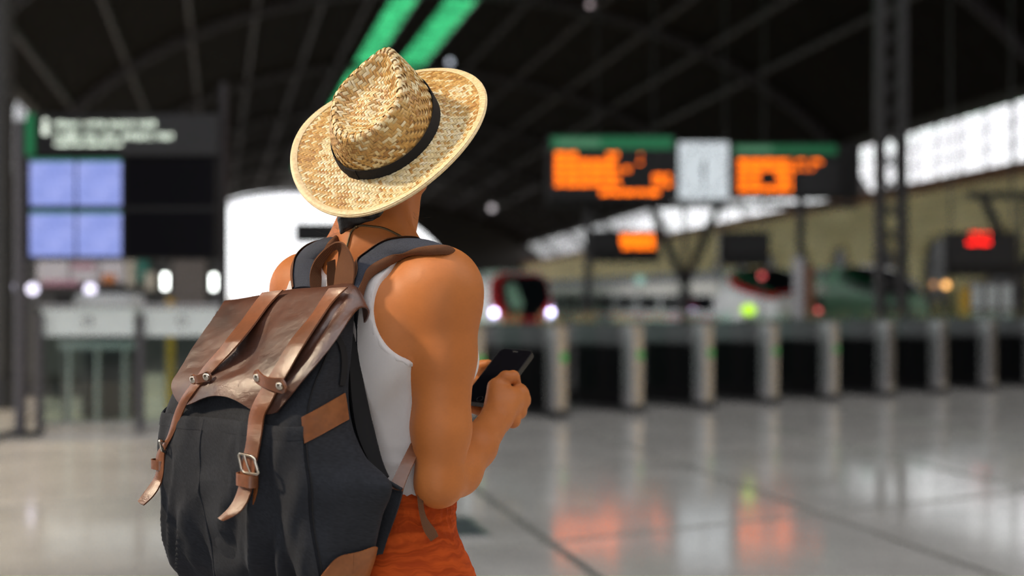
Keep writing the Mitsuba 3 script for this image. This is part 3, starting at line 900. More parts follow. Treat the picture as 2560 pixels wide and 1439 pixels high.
# dark web strap down the side, behind the patch
Ps = np.array([[PV(x, y, v) for x, y, v in row] for row in (
    [(846, 800, -.128), (868, 800, -.118)], [(858, 850, -.128), (882, 850, -.112)], [(866, 905, -.126), (892, 905, -.106)], [(872, 965, -.122), (905, 965, -.100)],
    [(880, 1030, -.118), (920, 1030, -.094)], [(897, 1100, -.112), (938, 1100, -.090)], [(925, 1165, -.106), (955, 1165, -.088)], [(940, 1192, -.104), (968, 1196, -.088)])])
Ps = np.stack([spline(Ps[:, 0], 40), spline(Ps.mean(1) - V_ * .003, 40), spline(Ps[:, 1], 40)], 1)
part('side_edge', sheet(Ps, -.006), 'thread', pack, smooth=40, label='black padded edge of the back panel')
# side wing that carries the lower strap, and a dark tape on the side
wi = spline([PV(932, 1186, -.100), PV(926, 1250, -.102), PV(926, 1320, -.104), PV(930, 1388, -.106)], 30)
wo = spline([PV(1006, 1222, -.092), PV(998, 1256, -.094), PV(978, 1318, -.098), PV(957, 1384, -.102)], 30)
Ps = np.stack([wi * (1 - s_) + wo * s_ - V_ * .006 * math.sin(PI * s_) for s_ in np.linspace(0, 1, 8)], 1)
wing = part('side_wing', slab_any(Ps, .007), 'canvas', pack, smooth=40)
part('wing_hem', tube([PV(934, 1190, -.106), PV(965, 1200, -.104), PV(1004, 1223, -.097)], .0028, 8), 'canvas', wing, smooth=True)
Ps, h = onbag([(832, 838), (846, 868), (851, 915), (846, 962)], [(843, 832), (859, 864), (865, 915), (858, 964)], 24, 4, .003, bagm)
if np.isfinite(Ps).all(): part('side_tape', slab_any(Ps, .002), 'thread', pack, smooth=40)
# back panel
bp = [B(u, -.092 + .006 * math.cos(u * 9), w) for u in (-.17, .08) for w in (.95, 1.32)]
Pg = np.array([[B(u, -.107 - .003 * math.sin(i * 1.3), w) for w in np.linspace(.94, 1.318, 20)] for i, u in enumerate(np.linspace(-.175, .078, 12))])
part('back_panel', sheet(Pg, .012), 'canvas', pack, smooth=40)

# flap: control net over the top and down the outer face
net = [
    [(574, 772, -.104), (660, 760, -.102), (750, 746, -.102), (840, 738, -.102), (898, 745, -.103), (914, 806, -.106)],
    [(563, 749, -.128), (650, 737, -.128), (740, 722, -.128), (825, 713, -.126), (888, 717, -.124), (923, 775, -.118)],
    [(546, 772, -.152), (632, 764, -.152), (720, 753, -.152), (806, 745, -.150), (868, 752, -.146), (903, 766, -.136)],
    [(491, 855, -.196), (580, 846, -.196), (668, 838, -.196), (748, 832, -.194), (812, 834, -.190), (846, 838, -.182)],
    [(446, 928, -.232), (530, 925, -.234), (612, 922, -.235), (684, 922, -.233), (744, 927, -.228), (778, 925, -.220)],
    [(428, 968, -.247), (484, 962, -.250), (552, 956, -.251), (622, 966, -.249), (690, 980, -.243), (733, 978, -.236)],
    [(440, 1001, -.253), (474, 1009, -.257), (522, 990, -.258), (580, 996, -.257), (640, 1030, -.252), (690, 1029, -.246)]]
net3 = np.array([[PV(*p) for p in row] for row in net])
def flap_at(t, s):
    R_ = [RectBivariateSpline([0, .10, .22, .52, .78, .92, 1.0], [0, .19, .39, .58, .82, 1.0], net3[..., c_], kx=3, ky=3) for c_ in range(3)]
    return np.stack([r(t, s) for r in R_], -1)
tg, sg_ = np.linspace(0, 1, 90), np.linspace(0, 1, 80)
FV = flap_at(tg, sg_)
# rounded lower corners and dents of worn leather
FN = np.cross(np.gradient(FV, axis=0), np.gradient(FV, axis=1)); FN /= np.linalg.norm(FN, axis=2, keepdims=True)
if (FN[45, 40] @ np.array([0, -1, 0])) < 0: FN = -FN
TT, SS = np.meshgrid(tg, sg_, indexing='ij')
dent = (meshkit.fbm(np.stack([TT * 5, SS * 6, 0 * TT], -1), 3, 4) - .5) * .0035
for s0, am in ((.24, .0045), (.66, .0035)):          # the straps press in
    dent -= am * np.exp(-((SS - s0 - .09) / .05) ** 2) * np.sin(np.pi * np.clip(TT * 1.1 - .1, 0, 1))
FV = FV + FN * dent[..., None]
flapm = sheet(FV, .0024 if ((np.cross(np.gradient(FV, axis=0), np.gradient(FV, axis=1))[45, 40]) @ [0, -1, 0]) > 0 else -.0024)
part('flap', flapm, 'flap_leather', pack, smooth=45, label='worn brown leather flap')
flap_out = grid_mesh(FV)

# the two buckled straps: edges traced down the flap and the face of the bag
front = cat([flap_out, bagm])
def buckled(Lp, Rp, lift, n=90):
    """Strip whose edges lie over the traced points; lift gives its height over the flap or bag along its length."""
    A, Bq = spline(np.array([(x, y, 0) for x, y in Lp]), n), spline(np.array([(x, y, 0) for x, y in Rp]), n)
    C = (A + Bq) / 2
    P, Nn, h = raycast(front, C[:, 0], C[:, 1])
    v = (P - MID) @ V_
    v = np.interp(np.arange(n), np.arange(n)[h], v[h])
    v = gaussian_filter(np.minimum(v, gaussian_filter(v, 4)), 2.5)
    lf = np.interp(np.linspace(0, 1, n), *zip(*lift))
    v = v - lf
    L3 = np.array([PV(a[0], a[1], x) for a, x in zip(A, v)]); R3 = np.array([PV(a[0], a[1], x) for a, x in zip(Bq, v)])
    s = np.linspace(0, 1, 6)
    Vs = L3[:, None] * (1 - s)[None, :, None] + R3[:, None] * s[None, :, None]
    Vs = Vs - V_ * (.0012 * np.sin(np.pi * s))[None, :, None]
    return Vs, v
def slab(Vs, th):
    n = np.cross(np.gradient(Vs, axis=0), np.gradient(Vs, axis=1))
    sgn = 1 if (n.mean((0, 1)) @ np.array([0, -1, 0])) > 0 else -1
    return sheet(Vs, th * sgn)
LL = [(655, 731), (628, 766), (603, 801), (575, 836), (547, 872), (512, 912), (483, 952), (453, 994), (430, 1050), (413, 1100), (397, 1122), (389, 1148), (390, 1176), (381, 1200), (364, 1224), (344, 1252)]
LR = [(706, 724), (670, 762), (641, 801), (617, 832), (592, 862), (552, 905), (512, 948), (473, 997), (448, 1050), (425, 1100), (412, 1124), (409, 1150), (408, 1178), (402, 1204), (384, 1236), (358, 1261)]
RL = [(822, 720), (800, 752), (778, 786), (748, 822), (714, 868), (684, 920), (655, 967), (632, 1009), (623, 1035), (619, 1065), (612, 1121), (604, 1152), (600, 1185), (597, 1212), (588, 1240), (572, 1268), (544, 1294)]
RR = [(868, 717), (838, 744), (812, 778), (782, 824), (748, 878), (716, 934), (690, 977), (672, 1012), (660, 1036), (655, 1065), (646, 1121), (640, 1152), (634, 1185), (630, 1212), (622, 1240), (601, 1276), (558, 1302)]
liftL = [(0, .003), (.12, .009), (.25, .025), (.34, .018), (.42, .005), (.48, .004), (.55, .006), (.68, .012), (.78, .016), (.88, .020), (.95, .034), (1, .046)]
liftR = [(0, .003), (.12, .005), (.26, .013), (.42, .004), (.46, .004), (.55, .006), (.64, .012), (.74, .014), (.84, .016), (.93, .026), (1, .036)]
SL, vL = buckled(LL, LR, liftL); SR, vR = buckled(RL, RR, liftR)
strapL = part('buckle_strap', slab(SL, .0026), 'strap_leather', pack, smooth=40, label='brown leather strap nearer the left edge of the flap')
strapR = part('buckle_strap', slab(SR, .0026), 'strap_leather', pack, smooth=40, label='brown leather strap near the right edge of the flap')
def rivet(c, n, r=.0062):
    n = n / np.linalg.norm(n)
    a = np.cross(n, [0, 0, 1.0]); a /= np.linalg.norm(a); b = np.cross(n, a)
    ang = np.linspace(0, 2 * PI, 20, endpoint=False)
    ring = [(1.0, 0), (1.0, .35), (.86, .55), (.55, .72), (.2, .8)]
    Vr_ = np.array([[c + r * (k * (math.cos(x) * a + math.sin(x) * b)) + n * r * z for k, z in ring] for x in ang])
    g = grid_mesh(Vr_, True)
    v = np.vstack([np.asarray(g.vertices), c + n * r * .82]); f = list(np.asarray(g.faces))
    for i in range(20): f.append([i * 5 + 4, ((i + 1) % 20) * 5 + 4, 100])
    return trimesh.Trimesh(v, np.array(f), process=False)
def loop_tab(c0, c1, half, v, rv, strap):
    """Leather tab with round ends across a strap, with its two rivets."""
    p0, p1 = PV(*c0, v), PV(*c1, v)
    d = p1 - p0; L = np.linalg.norm(d); d /= L
    nn = -V_ - .25 * Z_; nn -= d * (nn @ d); nn /= np.linalg.norm(nn); q = np.cross(nn, d)
    rows = []
    for x in np.linspace(-half, L + half, 40):
        h = half * math.sqrt(max(1 - (min(x, 0) / half) ** 2, 0.02)) if x < 0 else half * math.sqrt(max(1 - (max(x - L, 0) / half) ** 2, .02))
        h *= 1 - .22 * math.sin(PI * np.clip(x / L, 0, 1))
        up = .0055 * math.sin(PI * np.clip(x / L, 0, 1)) ** .8
        rows.append([p0 + d * x + q * h * y + nn * up for y in (-1, -.5, 0, .5, 1)])
    key = part('strap_loop', slab(np.array(rows), .0024), 'strap_leather', pack, smooth=40)
    for p in (p0, p1): part('rivet', rivet(p + nn * .0006, nn), 'nickel', key, smooth=50)
def v_at(px, py):
    P, _, h = raycast(front, px, py); return ((P - MID) @ V_)[0]
loop_tab((485, 948), (518, 941), .0072, v_at(500, 945) - .0085, None, strapL)
loop_tab((645, 943), (701, 964), .0108, v_at(675, 955) - .0090, None, strapR)
def buckle(cs, v, r, key):
    """Rectangular frame through four traced corners, with its tongue."""
    P = [PV(x, y, v - dv) for x, y, dv in cs]
    pts = []
    for i in range(4):
        a, b = P[i], P[(i + 1) % 4]
        pts += [a + (b - a) * t for t in (.12, .3, .5, .7, .88)]
    fr_ = tube(pts, r, 10, closed=True)
    bk = part('buckle', fr_, 'nickel', pack, smooth=True, label='nickel buckle')
    m0, m1 = (P[0] + P[1]) / 2, (P[2] + P[3]) / 2
    part('tongue', tube([m1 + (m0 - m1) * .02, (m0 + m1) / 2 - V_ * .002, m0 - V_ * .003], r * .75, 8), 'nickel', bk, smooth=True)
nR = len(vR); 
buckle([(596, 1132, .004), (634, 1141, .004), (648, 1186, .001), (606, 1180, .001)], vR[int(.66 * nR)] - .004, .0021, strapR)
buckle([(398, 1098, .010), (410, 1103, -.004), (416, 1130, -.004), (404, 1126, .010)], vL[int(.62 * nR)] - .003, .0019, strapL)
def keeper(c, hw, hh, v, m='strap_leather'):
    p = PV(*c, v)
    ang = np.linspace(0, 2 * PI, 28, endpoint=False)
    Vk = np.array([[p + U * hw * np.sign(math.cos(x)) * abs(math.cos(x)) ** .5 + V_ * .0075 * np.sign(math.sin(x)) * abs(math.sin(x)) ** .5 + Z_ * (z * hh + .10 * hw * math.cos(x) * -1) for z in (-1, -.3, .3, 1)] for x in ang])
    part('keeper', sheet(Vk, -.0022, True), m, pack, smooth=50)
keeper((618, 1199), .0148, .0082, vR[int(.755 * nR)] + .003)
keeper((399, 1160), .0105, .0068, vL[int(.72 * nR)] + .003)
under = np.array([[PV(x, y, vR[int(.8 * nR)] + .010) for x, y in row] for row in ([(612, 1205), (642, 1208)], [(616, 1228), (640, 1230)], [(614, 1248), (634, 1252)], [(612, 1256), (632, 1261)])])
part('strap_tab', slab(np.stack([spline(under[:, 0], 16), spline(under[:, 1], 16)], 1), .0024), 'patch_leather', pack, smooth=40)
under = np.array([[PV(x, y, vL[int(.75 * nR)] + .010) for x, y in row] for row in ([(396, 1160), (411, 1162)], [(398, 1185), (411, 1187)], [(398, 1205), (408, 1208)])])
part('strap_tab', slab(np.stack([spline(under[:, 0], 16), spline(under[:, 1], 16)], 1), .0024), 'patch_leather', pack, smooth=40)

# carrying handle of webbing
hA = [(776, 722, -.118), (774, 690, -.119), (783, 655, -.120), (808, 624, -.121), (836, 605, -.121), (857, 605, -.121), (875, 628, -.121), (887, 662, -.120), (884, 716, -.118)]
hB = [(802, 722, -.106), (803, 700, -.104), (800, 674, -.100), (814, 646, -.098), (834, 624, -.098), (847, 624, -.100), (849, 642, -.104), (843, 670, -.106), (838, 712, -.108)]
part('carry_handle', ribbon([PV(*p) for p in hA], [PV(*p) for p in hB], .0022, 70, 6), 'webbing', pack, smooth=40, label='brown webbing handle')
part('webbing_tape', ribbon([PV(x, y, -.096) for x, y in ((818, 655), (817, 690), (818, 722))], [PV(x, y, -.096) for x, y in ((836, 648), (838, 690), (840, 722))], .002, 20, 4), 'webbing', pack, smooth=40)

# shoulder straps lie on the shoulders
skin_all = cat([body, shirt])
def on_body(px, py, off, fallback):
    P, Nn, h = raycast(skin_all, px, py)
    return P[0] + Nn[0] * off if h[0] else W(px, py, fallback)
def shoulder(inner, outer, tail, name_lab):
    """Padded strap between two traced edges, carried on over the shoulder by the points of tail (pairs)."""
    Li = [on_body(x, y, .006, d_) if d_ < 9 else PV(x, y, -(d_ - 9)) for x, y, d_ in inner] + [a for a, _ in tail]
    Lo = [on_body(x, y, .006, d_) if d_ < 9 else PV(x, y, -(d_ - 9)) for x, y, d_ in outer] + [b for _, b in tail]
    n, m = 90, 9
    A, Bq = spline(Li, n), spline(Lo, n)
    s = np.linspace(0, 1, m)[None, :, None]
    Vs = A[:, None] * (1 - s) + Bq[:, None] * s
    Nn = np.cross(np.gradient(Vs, axis=0), np.gradient(Vs, axis=1)); Nn /= np.linalg.norm(Nn, axis=2, keepdims=True)
    if Nn[20, 4] @ np.array([0, -1, .6]) < 0: Nn = -Nn
    Vs = Vs + Nn * (.0035 + .0055 * np.sin(np.pi * s) ** .6)
    sg = np.sign((np.cross(np.gradient(Vs, axis=0), np.gradient(Vs, axis=1)) * Nn).sum(-1).mean())
    key = part('shoulder_strap', sheet(Vs, .0065 * sg), 'strap_canvas', pack, smooth=50, label=name_lab)
    for e in (0, 1):
        E0 = Vs[:, 0] if e == 0 else Vs[:, -1]
        inw = (Vs[:, 1] - Vs[:, 0]) if e == 0 else (Vs[:, -2] - Vs[:, -1])
        inw /= np.linalg.norm(inw, axis=1, keepdims=True); Ne = Nn[:, 0] if e == 0 else Nn[:, -1]
        rows = [E0 + inw * .0062 + Ne * .0028, E0 + inw * .0032 + Ne * .0030, E0 - inw * .0010 + Ne * .0018, E0 - inw * .0020 - Ne * .0025, E0 - inw * .0004 - Ne * .0068, E0 + inw * .006 - Ne * .0076]
        Vb_ = np.stack(rows, 1)
        part('edge_binding', sheet(Vb_, .0008 * (1 if e else -1)), 'webbing', key, smooth=60)
r_tail = [(W(1035, 632, 2.035), W(1132, 650, 1.962)), (W(1040, 690, 2.09), W(1105, 705, 2.04)), (B(.055, .105, 1.25), B(.100, .085, 1.25)), (B(.065, .095, 1.12), B(.108, .065, 1.12))]
shoulder([(884, 724, 9.112), (888, 688, 9.104), (902, 655, 1.93), (938, 624, 1.95), (985, 609, 1.975), (1022, 612, 2.0)],
         [(905, 740, 9.112), (930, 697, 1.89), (968, 668, 1.90), (1010, 650, 1.91), (1060, 640, 1.92), (1112, 637, 1.945)], r_tail, 'padded shoulder strap over the right shoulder')
l_tail = [(B(-.135, .03, 1.385), B(-.078, .02, 1.40)), (B(-.135, .085, 1.33), B(-.085, .085, 1.345)), (B(-.14, .11, 1.24), B(-.09, .125, 1.24))]
shoulder([(737, 726, 9.110), (738, 695, 2.04), (745, 662, 2.06), (768, 634, 2.08), (800, 614, 2.10)],
         [(792, 724, 9.108), (800, 690, 2.00), (812, 655, 2.01), (830, 630, 2.03), (846, 612, 2.05)], l_tail, 'padded shoulder strap over the left shoulder')
# lower strap from the wing of the bag round the side, and its loose end
part('lower_strap', ribbon([W(972, 1218, 1.868), W(990, 1180, 1.88), (W(1010, 1140, 1.90)), W(1030, 1100, 1.935), W(1050, 1060, 1.975)],
                           [W(1006, 1226, 1.862), W(1020, 1188, 1.875), W(1038, 1148, 1.895), W(1056, 1108, 1.93), W(1074, 1068, 1.97)], -.0025, 40, 5), 'strap_leather', pack, smooth=40)
part('strap_end', ribbon([W(1042, 1222, 1.905), W(1045, 1262, 1.895), W(1052, 1300, 1.888), W(1062, 1330, 1.884), (W(1078, 1352, 1.882))],
                         [W(1058, 1228, 1.905), W(1059, 1262, 1.895), W(1070, 1298, 1.888), W(1088, 1322, 1.884), (W(1096, 1340, 1.880))], -.002, 40, 5), 'webbing', pack, smooth=40, label='loose webbing end hanging at the hip')
# ------------------------------------------------------------------ the train hall
HA = math.atan((547 - 1280) / FPX)                 # direction of the hall, from the camera's
AX = np.array([math.sin(HA), math.cos(HA), 0]); NX = np.array([math.cos(HA), -math.sin(HA), 0])
CL, CH, SL_ = 13.8, 19.2, 27.2                      # middle line, crown above eye level, half span
T_ROOF, T_END, T_NEAR, Z_SILL, Z_HEAD = 3.5, 239.0, -9.0, 7.8, 10.9
def Hl(t, l, z): return t * AX + l * NX + np.array([0, 0, z])
WA, WD = np.array([32.2, 0, 0]), np.array([-.1231, .9924, 0])
WN = np.array([WD[1], -WD[0], 0])                   # points out of the hall
def Wl(s, z, o=0.): return WA + WD * s + WN * o + np.array([0, 0, z])
def wall_l(t):
    """Distance of the right wall from the camera's line, at t along the hall."""
    s = (t - WA @ AX) / (WD @ AX)
    return (WA + WD * s) @ NX
ZW = Z_HEAD + .5
CQ = math.sqrt(1 - ((ZW - EYE) / CH) ** 2)
LW = CL - SL_ * CQ                                   # left wall
def vault(t, al, o=0.):
    """al 0 on the right wall's side, pi on the left."""
    S = SL_ if al > PI / 2 else (wall_l(t) - CL) / CQ
    return Hl(t, CL + (S + o) * math.cos(al), EYE + (CH + o) * math.sin(al))
A0 = math.asin((ZW - EYE) / CH)

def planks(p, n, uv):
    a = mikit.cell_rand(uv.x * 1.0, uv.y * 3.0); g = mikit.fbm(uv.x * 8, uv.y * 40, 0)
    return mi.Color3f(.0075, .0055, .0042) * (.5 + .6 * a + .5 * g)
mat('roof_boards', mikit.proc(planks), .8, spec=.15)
mat('iron_dark', (.022, .020, .023), .55, spec=.35)
mat('iron_grey', (.070, .064, .072), .5, spec=.4)
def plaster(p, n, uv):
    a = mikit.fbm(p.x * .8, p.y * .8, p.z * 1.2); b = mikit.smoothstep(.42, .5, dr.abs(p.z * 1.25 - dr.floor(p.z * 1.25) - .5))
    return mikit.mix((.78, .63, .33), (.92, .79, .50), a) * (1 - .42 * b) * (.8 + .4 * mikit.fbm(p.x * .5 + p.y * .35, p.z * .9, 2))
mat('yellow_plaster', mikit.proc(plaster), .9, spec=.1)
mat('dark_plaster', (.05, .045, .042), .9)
mat('cornice', (.22, .10, .055), .8)
scene['clear_glass'] = {'type': 'thindielectric', 'int_ior': 1.5}
scene['green_glass'] = {'type': 'principledthin', 'base_color': mikit.proc(lambda p, n, uv: mi.Color3f(.024, .27, .105) * (.2 + 1.6 * mikit.fbm(p.x * 1.3, p.y * 1.3, 0))), 'diff_trans': 1.9, 'roughness': .5}
scene['barrier_glass'] = {'type': 'thindielectric', 'int_ior': 1.5, 'specular_transmittance': rgb(.62, .80, .74)}

# floor: large stone slabs between narrow dark strips
FA = np.array([-.2200, .9755, 0]); FB = np.array([.866, .5, 0])
def granite(p, n, uv):
    s = mikit.fbm(p.x * 160, p.y * 160, 0, octaves=2); m = mikit.fbm(p.x * 2.2, p.y * 2.2, 1.0)
    return mi.Color3f(.52, .50, .465) * (.62 + .42 * s + .32 * (m - .5))
def granite2(p, n, uv):
    s = mikit.fbm(p.x * 160, p.y * 160, 4, octaves=2); m = mikit.fbm(p.x * 2.2, p.y * 2.2, 3.0)
    return mi.Color3f(.49, .475, .44) * (.62 + .42 * s + .32 * (m - .5))
def wavy(p, n, uv): return mikit.fbm(p.x * 2.6, p.y * 2.6, 0, octaves=2)
for k_, fn in (('stone_a', granite), ('stone_b', granite2)):
    mat(k_, mikit.proc(fn), .095, spec=.68, bump=wavy, bscale=.0005, eps=4e-3)
mat('stone_joint', (.12, .115, .105), .35, spec=.4)
mat('stone_far', mikit.proc(granite), .15, spec=.6)
O_ = np.array([1.90, 8.20, 0])
def FQ(i, j): return O_ + FA * i + FB * j
fl_ = structure('floor', trimesh.Trimesh([Hl(-9, -14, -.02), Hl(-9, 45, -.02), Hl(245, 60, -.02), Hl(245, -14, -.02)], [[0, 1, 2], [0, 2, 3]], process=False), 'stone_joint', 'polished grey stone floor of the station hall')
def slab_tile(c00, c10, c11, c01, z, th):
    v = np.array([c00, c10, c11, c01]); top = v + [0, 0, z]; c = top.mean(0)
    bev = top * 1.0; ins = c + (top - c) * (1 - .004); 
    V3 = np.vstack([v + [0, 0, z - th], bev - [0, 0, .002], ins])
    F3 = []
    for a in (0, 4):
        for i in range(4):
            k = (i + 1) % 4
            F3 += [[a + i, a + k, a + 4 + k], [a + i, a + 4 + k, a + 4 + i]]
    F3 += [[8, 9, 10], [8, 10, 11]]
    return trimesh.Trimesh(V3, np.array(F3), process=False)
LA, LB = 2.9, 1.95
nt = 0
for i in range(-3, 6):
    for j in range(-6, 8):
        g = .030
        cs = [FQ(i * LA + a, j * LB + b) for a, b in ((g, g), (LA - g, g), (LA - g, LB - g), (g, LB - g))]
        cen_ = np.mean(cs, 0)
        if not (-1.5 < cen_[1] < 26): continue
        if abs(cen_[0]) > .46 * cen_[1] + 3: continue
        part('tile', slab_tile(cs[0], cs[3], cs[2], cs[1], 0, .019), 'stone_a' if (i * 5 + j * 3) % 3 else 'stone_b', fl_)
far = []
for i in range(-4, 40):
    for j in range(-10, 26):
        g = .030
        cs = [FQ(i * LA + a, j * LB + b) for a, b in ((g, g), (LA - g, g), (LA - g, LB - g), (g, LB - g))]
        cen_ = np.mean(cs, 0)
        ta, la = cen_ @ AX, cen_ @ NX
        if -3 <= i < 6 and -6 <= j < 8 and -1.5 < cen_[1] < 26 and not abs(cen_[0]) > .46 * cen_[1] + 3: continue
        if ta < -8.5 or la < LW + 1.5 or la > 30: continue
        far.append(slab_tile(cs[0], cs[3], cs[2], cs[1], 0, .019))
part('distant_tiles', cat(far), 'stone_far', fl_, kind='stuff')

# vaulted roof with glazed strips near the crown
ts = np.r_[np.linspace(T_ROOF, 60, 8), np.linspace(75, T_END, 12)]
def al_at(l):
    return math.acos((l - CL) / SL_) 
st = [(10.6, 12.5), (14.1, 16.0)]
edges = [A0] + [x for a, b in st[::-1] for x in (al_at(b), al_at(a))] + [PI - A0]
def vault_al(t, x):
    """The same share of the half span on the widening right side."""
    return x
roof_parts = []
for k in range(0, len(edges), 2):
    als = np.linspace(edges[k], edges[k + 1], 26 if k in (0, 4) else 3)
    Vv = np.array([[vault(t, a) for t in ts] for a in als])
    roof_parts.append(grid_mesh(Vv))
uvs = np.vstack([np.asarray(m.vertices) @ np.stack([AX, NX], 1) for m in roof_parts])
rf = cat(roof_parts)
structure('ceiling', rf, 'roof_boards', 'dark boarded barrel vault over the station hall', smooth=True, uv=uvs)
for k, (a, b) in enumerate(st):
    key = key_for(f'window_{k + 1}')
    labels[key] = {'kind': 'structure', 'label': ('strip of green roof glazing left of the crown' if k == 0 else 'strip of green roof glazing right of the crown')}
    for t0 in np.arange(40, 200, 4.0):
        q = [vault(t0 + .12, al_at(a + .1)), vault(t0 + .12, al_at(b - .1)), vault(t0 + 3.88, al_at(b - .1)), vault(t0 + 3.88, al_at(a + .1))]
        part('pane', trimesh.Trimesh(q, [[0, 1, 2], [0, 2, 3]], process=False), 'green_glass', key)
    fr_ = [beam(vault(t0, al_at(a)), vault(t0, al_at(b)), .16, .12) for t0 in np.arange(36, 204, 4.0)]
    fr_ += [beam(vault(T_ROOF, al_at(x)), vault(T_END, al_at(x)), .12, .2) for x in (a, b)]
    fr_ += [trimesh.Trimesh([vault(t0, al_at(a)), vault(t0, al_at(b)), vault(t1, al_at(b)), vault(t1, al_at(a))], [[0, 1, 2], [0, 2, 3]], process=False) for t0, t1 in ((T_ROOF, 40), (200, T_END))]
    part('frame', cat(fr_), 'iron_dark', key)
# arched ribs and purlins
def rib(t, w, h):
    als = np.linspace(A0 * .6, PI - A0 * .6, 64)
    ms = []
    inn = np.array([vault(t, a, -h) for a in als]); outr = np.array([vault(t, a, -.02) for a in als])
    V4 = np.stack([inn - AX * w / 2, inn + AX * w / 2, outr + AX * w / 2, outr - AX * w / 2, inn - AX * w / 2], 1)
    return grid_mesh(V4)
for t in np.arange(10.5, T_END, 27.0): part('rib', rib(t + 28.5 - 10.5 - 1.5, .26, .55), 'iron_grey', 'ceiling')
for l in (6.2, 2.1, -1.7, -5.3, -8.4, 9.2, 18.6, 22.2, 25.6, 28.8, 31.8):
    pts = [vault(t, al_at(l), -.15) for t in ((T_ROOF, 60, 120, T_END) if l < CL else (T_ROOF, 45, 80, 120, 160, 200, T_END))]
    part('purlin', cat([beam(p, q, .20, .26) for p, q in zip(pts[:-1], pts[1:])]), 'iron_grey', 'ceiling')

# end gable with the great arched opening
OPC, OPW, OPH = 740, 408, 267
def gable():
    t = T_END; k = t / FPX * math.cos(HA) ** -1 * 1.0
    cx = CL + .0; 
    o = W(OPC, 745, 1.0); 
    s = t / ((o - [0, 0, EYE]) @ AX)
    c = np.array([0, 0, EYE]) + (o - [0, 0, EYE]) * s
    lc = c @ NX; d = s
    aa = np.linspace(0, PI, 60)
    inner = np.array([Hl(t, lc + OPW / FPX * d * math.cos(x), EYE + OPH / FPX * d * math.sin(x)) for x in aa])
    inner = np.vstack([inner[0] * [1, 1, 0] - [0, 0, .02], inner, inner[-1] * [1, 1, 0] - [0, 0, .02]])
    outer = np.array([vault(t, min(max(x, A0 * .2), PI - A0 * .2), .3) for x in aa])
    outer[0] = Hl(t, wall_l(t) + 1, ZW); outer[-1] = Hl(t, LW - 1, ZW)
    outer = np.vstack([outer[0] * [1, 1, 0] - [0, 0, .02], outer, outer[-1] * [1, 1, 0] - [0, 0, .02]])
    return sheet(np.stack([inner, outer], 1), .8)
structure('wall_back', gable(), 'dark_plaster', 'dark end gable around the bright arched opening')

# right wall: yellow masonry, a band of clerestory windows above
def wall_sheet(s0, s1, z0, z1, th=.6):
    return box((Wl(s0, z0) + Wl(s1, z1)) / 2 + WN * th / 2, (th, s1 - s0, z1 - z0), np.stack([WN, WD, Z_], 1))
S_END = (T_END - WA @ AX) / (WD @ AX)
wr = structure('wall_right', wall_sheet(-6, S_END, 0, Z_SILL), 'yellow_plaster', 'yellow masonry side wall below the clerestory')
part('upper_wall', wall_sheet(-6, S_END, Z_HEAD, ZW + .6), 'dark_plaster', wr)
structure('trim_1', cat([box((Wl(-6, Z_SILL) + Wl(S_END, Z_SILL)) / 2 - WN * .15 + [0, 0, dz], (dp, S_END + 6, hh), np.stack([WN, WD, Z_], 1)) for dz, dp, hh in ((-.12, .6, .24), (-.42, .4, .3))]), 'cornice', 'reddish cornice below the clerestory windows')
wk = key_for('window_3'); labels[wk] = {'kind': 'structure', 'label': 'long clerestory of tall white panes high on the right wall'}
mull = []
for s in np.arange(26, S_END - 1, 2.8):
    for z0, z1 in ((Z_SILL + .08, Z_SILL + 1.0), (Z_SILL + 1.08, Z_SILL + 2.0), (Z_SILL + 2.08, Z_HEAD - .04)):
        part('pane', trimesh.Trimesh([Wl(s + .1, z0, .2), Wl(s + 2.7, z0, .2), Wl(s + 2.7, z1, .2), Wl(s + .1, z1, .2)], [[0, 1, 2], [0, 2, 3]], process=False), 'clear_glass', wk)
    mull.append(beam(Wl(s, Z_SILL, .2), Wl(s, Z_HEAD, .2), .14, .12, up=WD))
    mull.append(beam(Wl(s + 1.4, Z_SILL, .2), Wl(s + 1.4, Z_HEAD, .2), .04, .05, up=WD))
for z in (Z_SILL, Z_SILL + 1.04, Z_SILL + 2.04, Z_HEAD): mull.append(beam(Wl(-6, z, .2), Wl(S_END, z, .2), .07, .07))
mull.append(wall_sheet(-6, 26, Z_SILL, Z_HEAD))
part('frame', cat(mull), 'iron_dark', wk)
# houses beyond the clerestory
mat('facade_cream', (.60, .52, .40), .9); mat('facade_blue', (.30, .36, .46), .9); mat('facade_dark', (.16, .12, .10), .9)
for k, (s, z1, m_, lb) in enumerate(((58, 10.9, 'facade_cream', 'cream house front beyond the clerestory windows'), (66.5, 10.3, 'facade_blue', 'blue grey house front beyond the clerestory windows'), (74, 10.6, 'facade_dark', 'dark brown house front beyond the clerestory windows'))):
    hk = thing('house', lb, 'house')
    part('front', box(Wl(s, z1 / 2, 14), (8, 5.2, z1), np.stack([WN, WD, Z_], 1)), m_, hk)
    part('roof', box(Wl(s, z1 + .2, 14), (8.6, 5.8, .4), np.stack([WN, WD, Z_], 1)), 'cornice', hk)
    for a in (-1.4, 1.4):
        for z in (7.2, 9.6): part('window', box(Wl(s + a, z, 9.97), (.1, 1.0, 1.5), np.stack([WN, WD, Z_], 1)), 'facade_dark', hk)
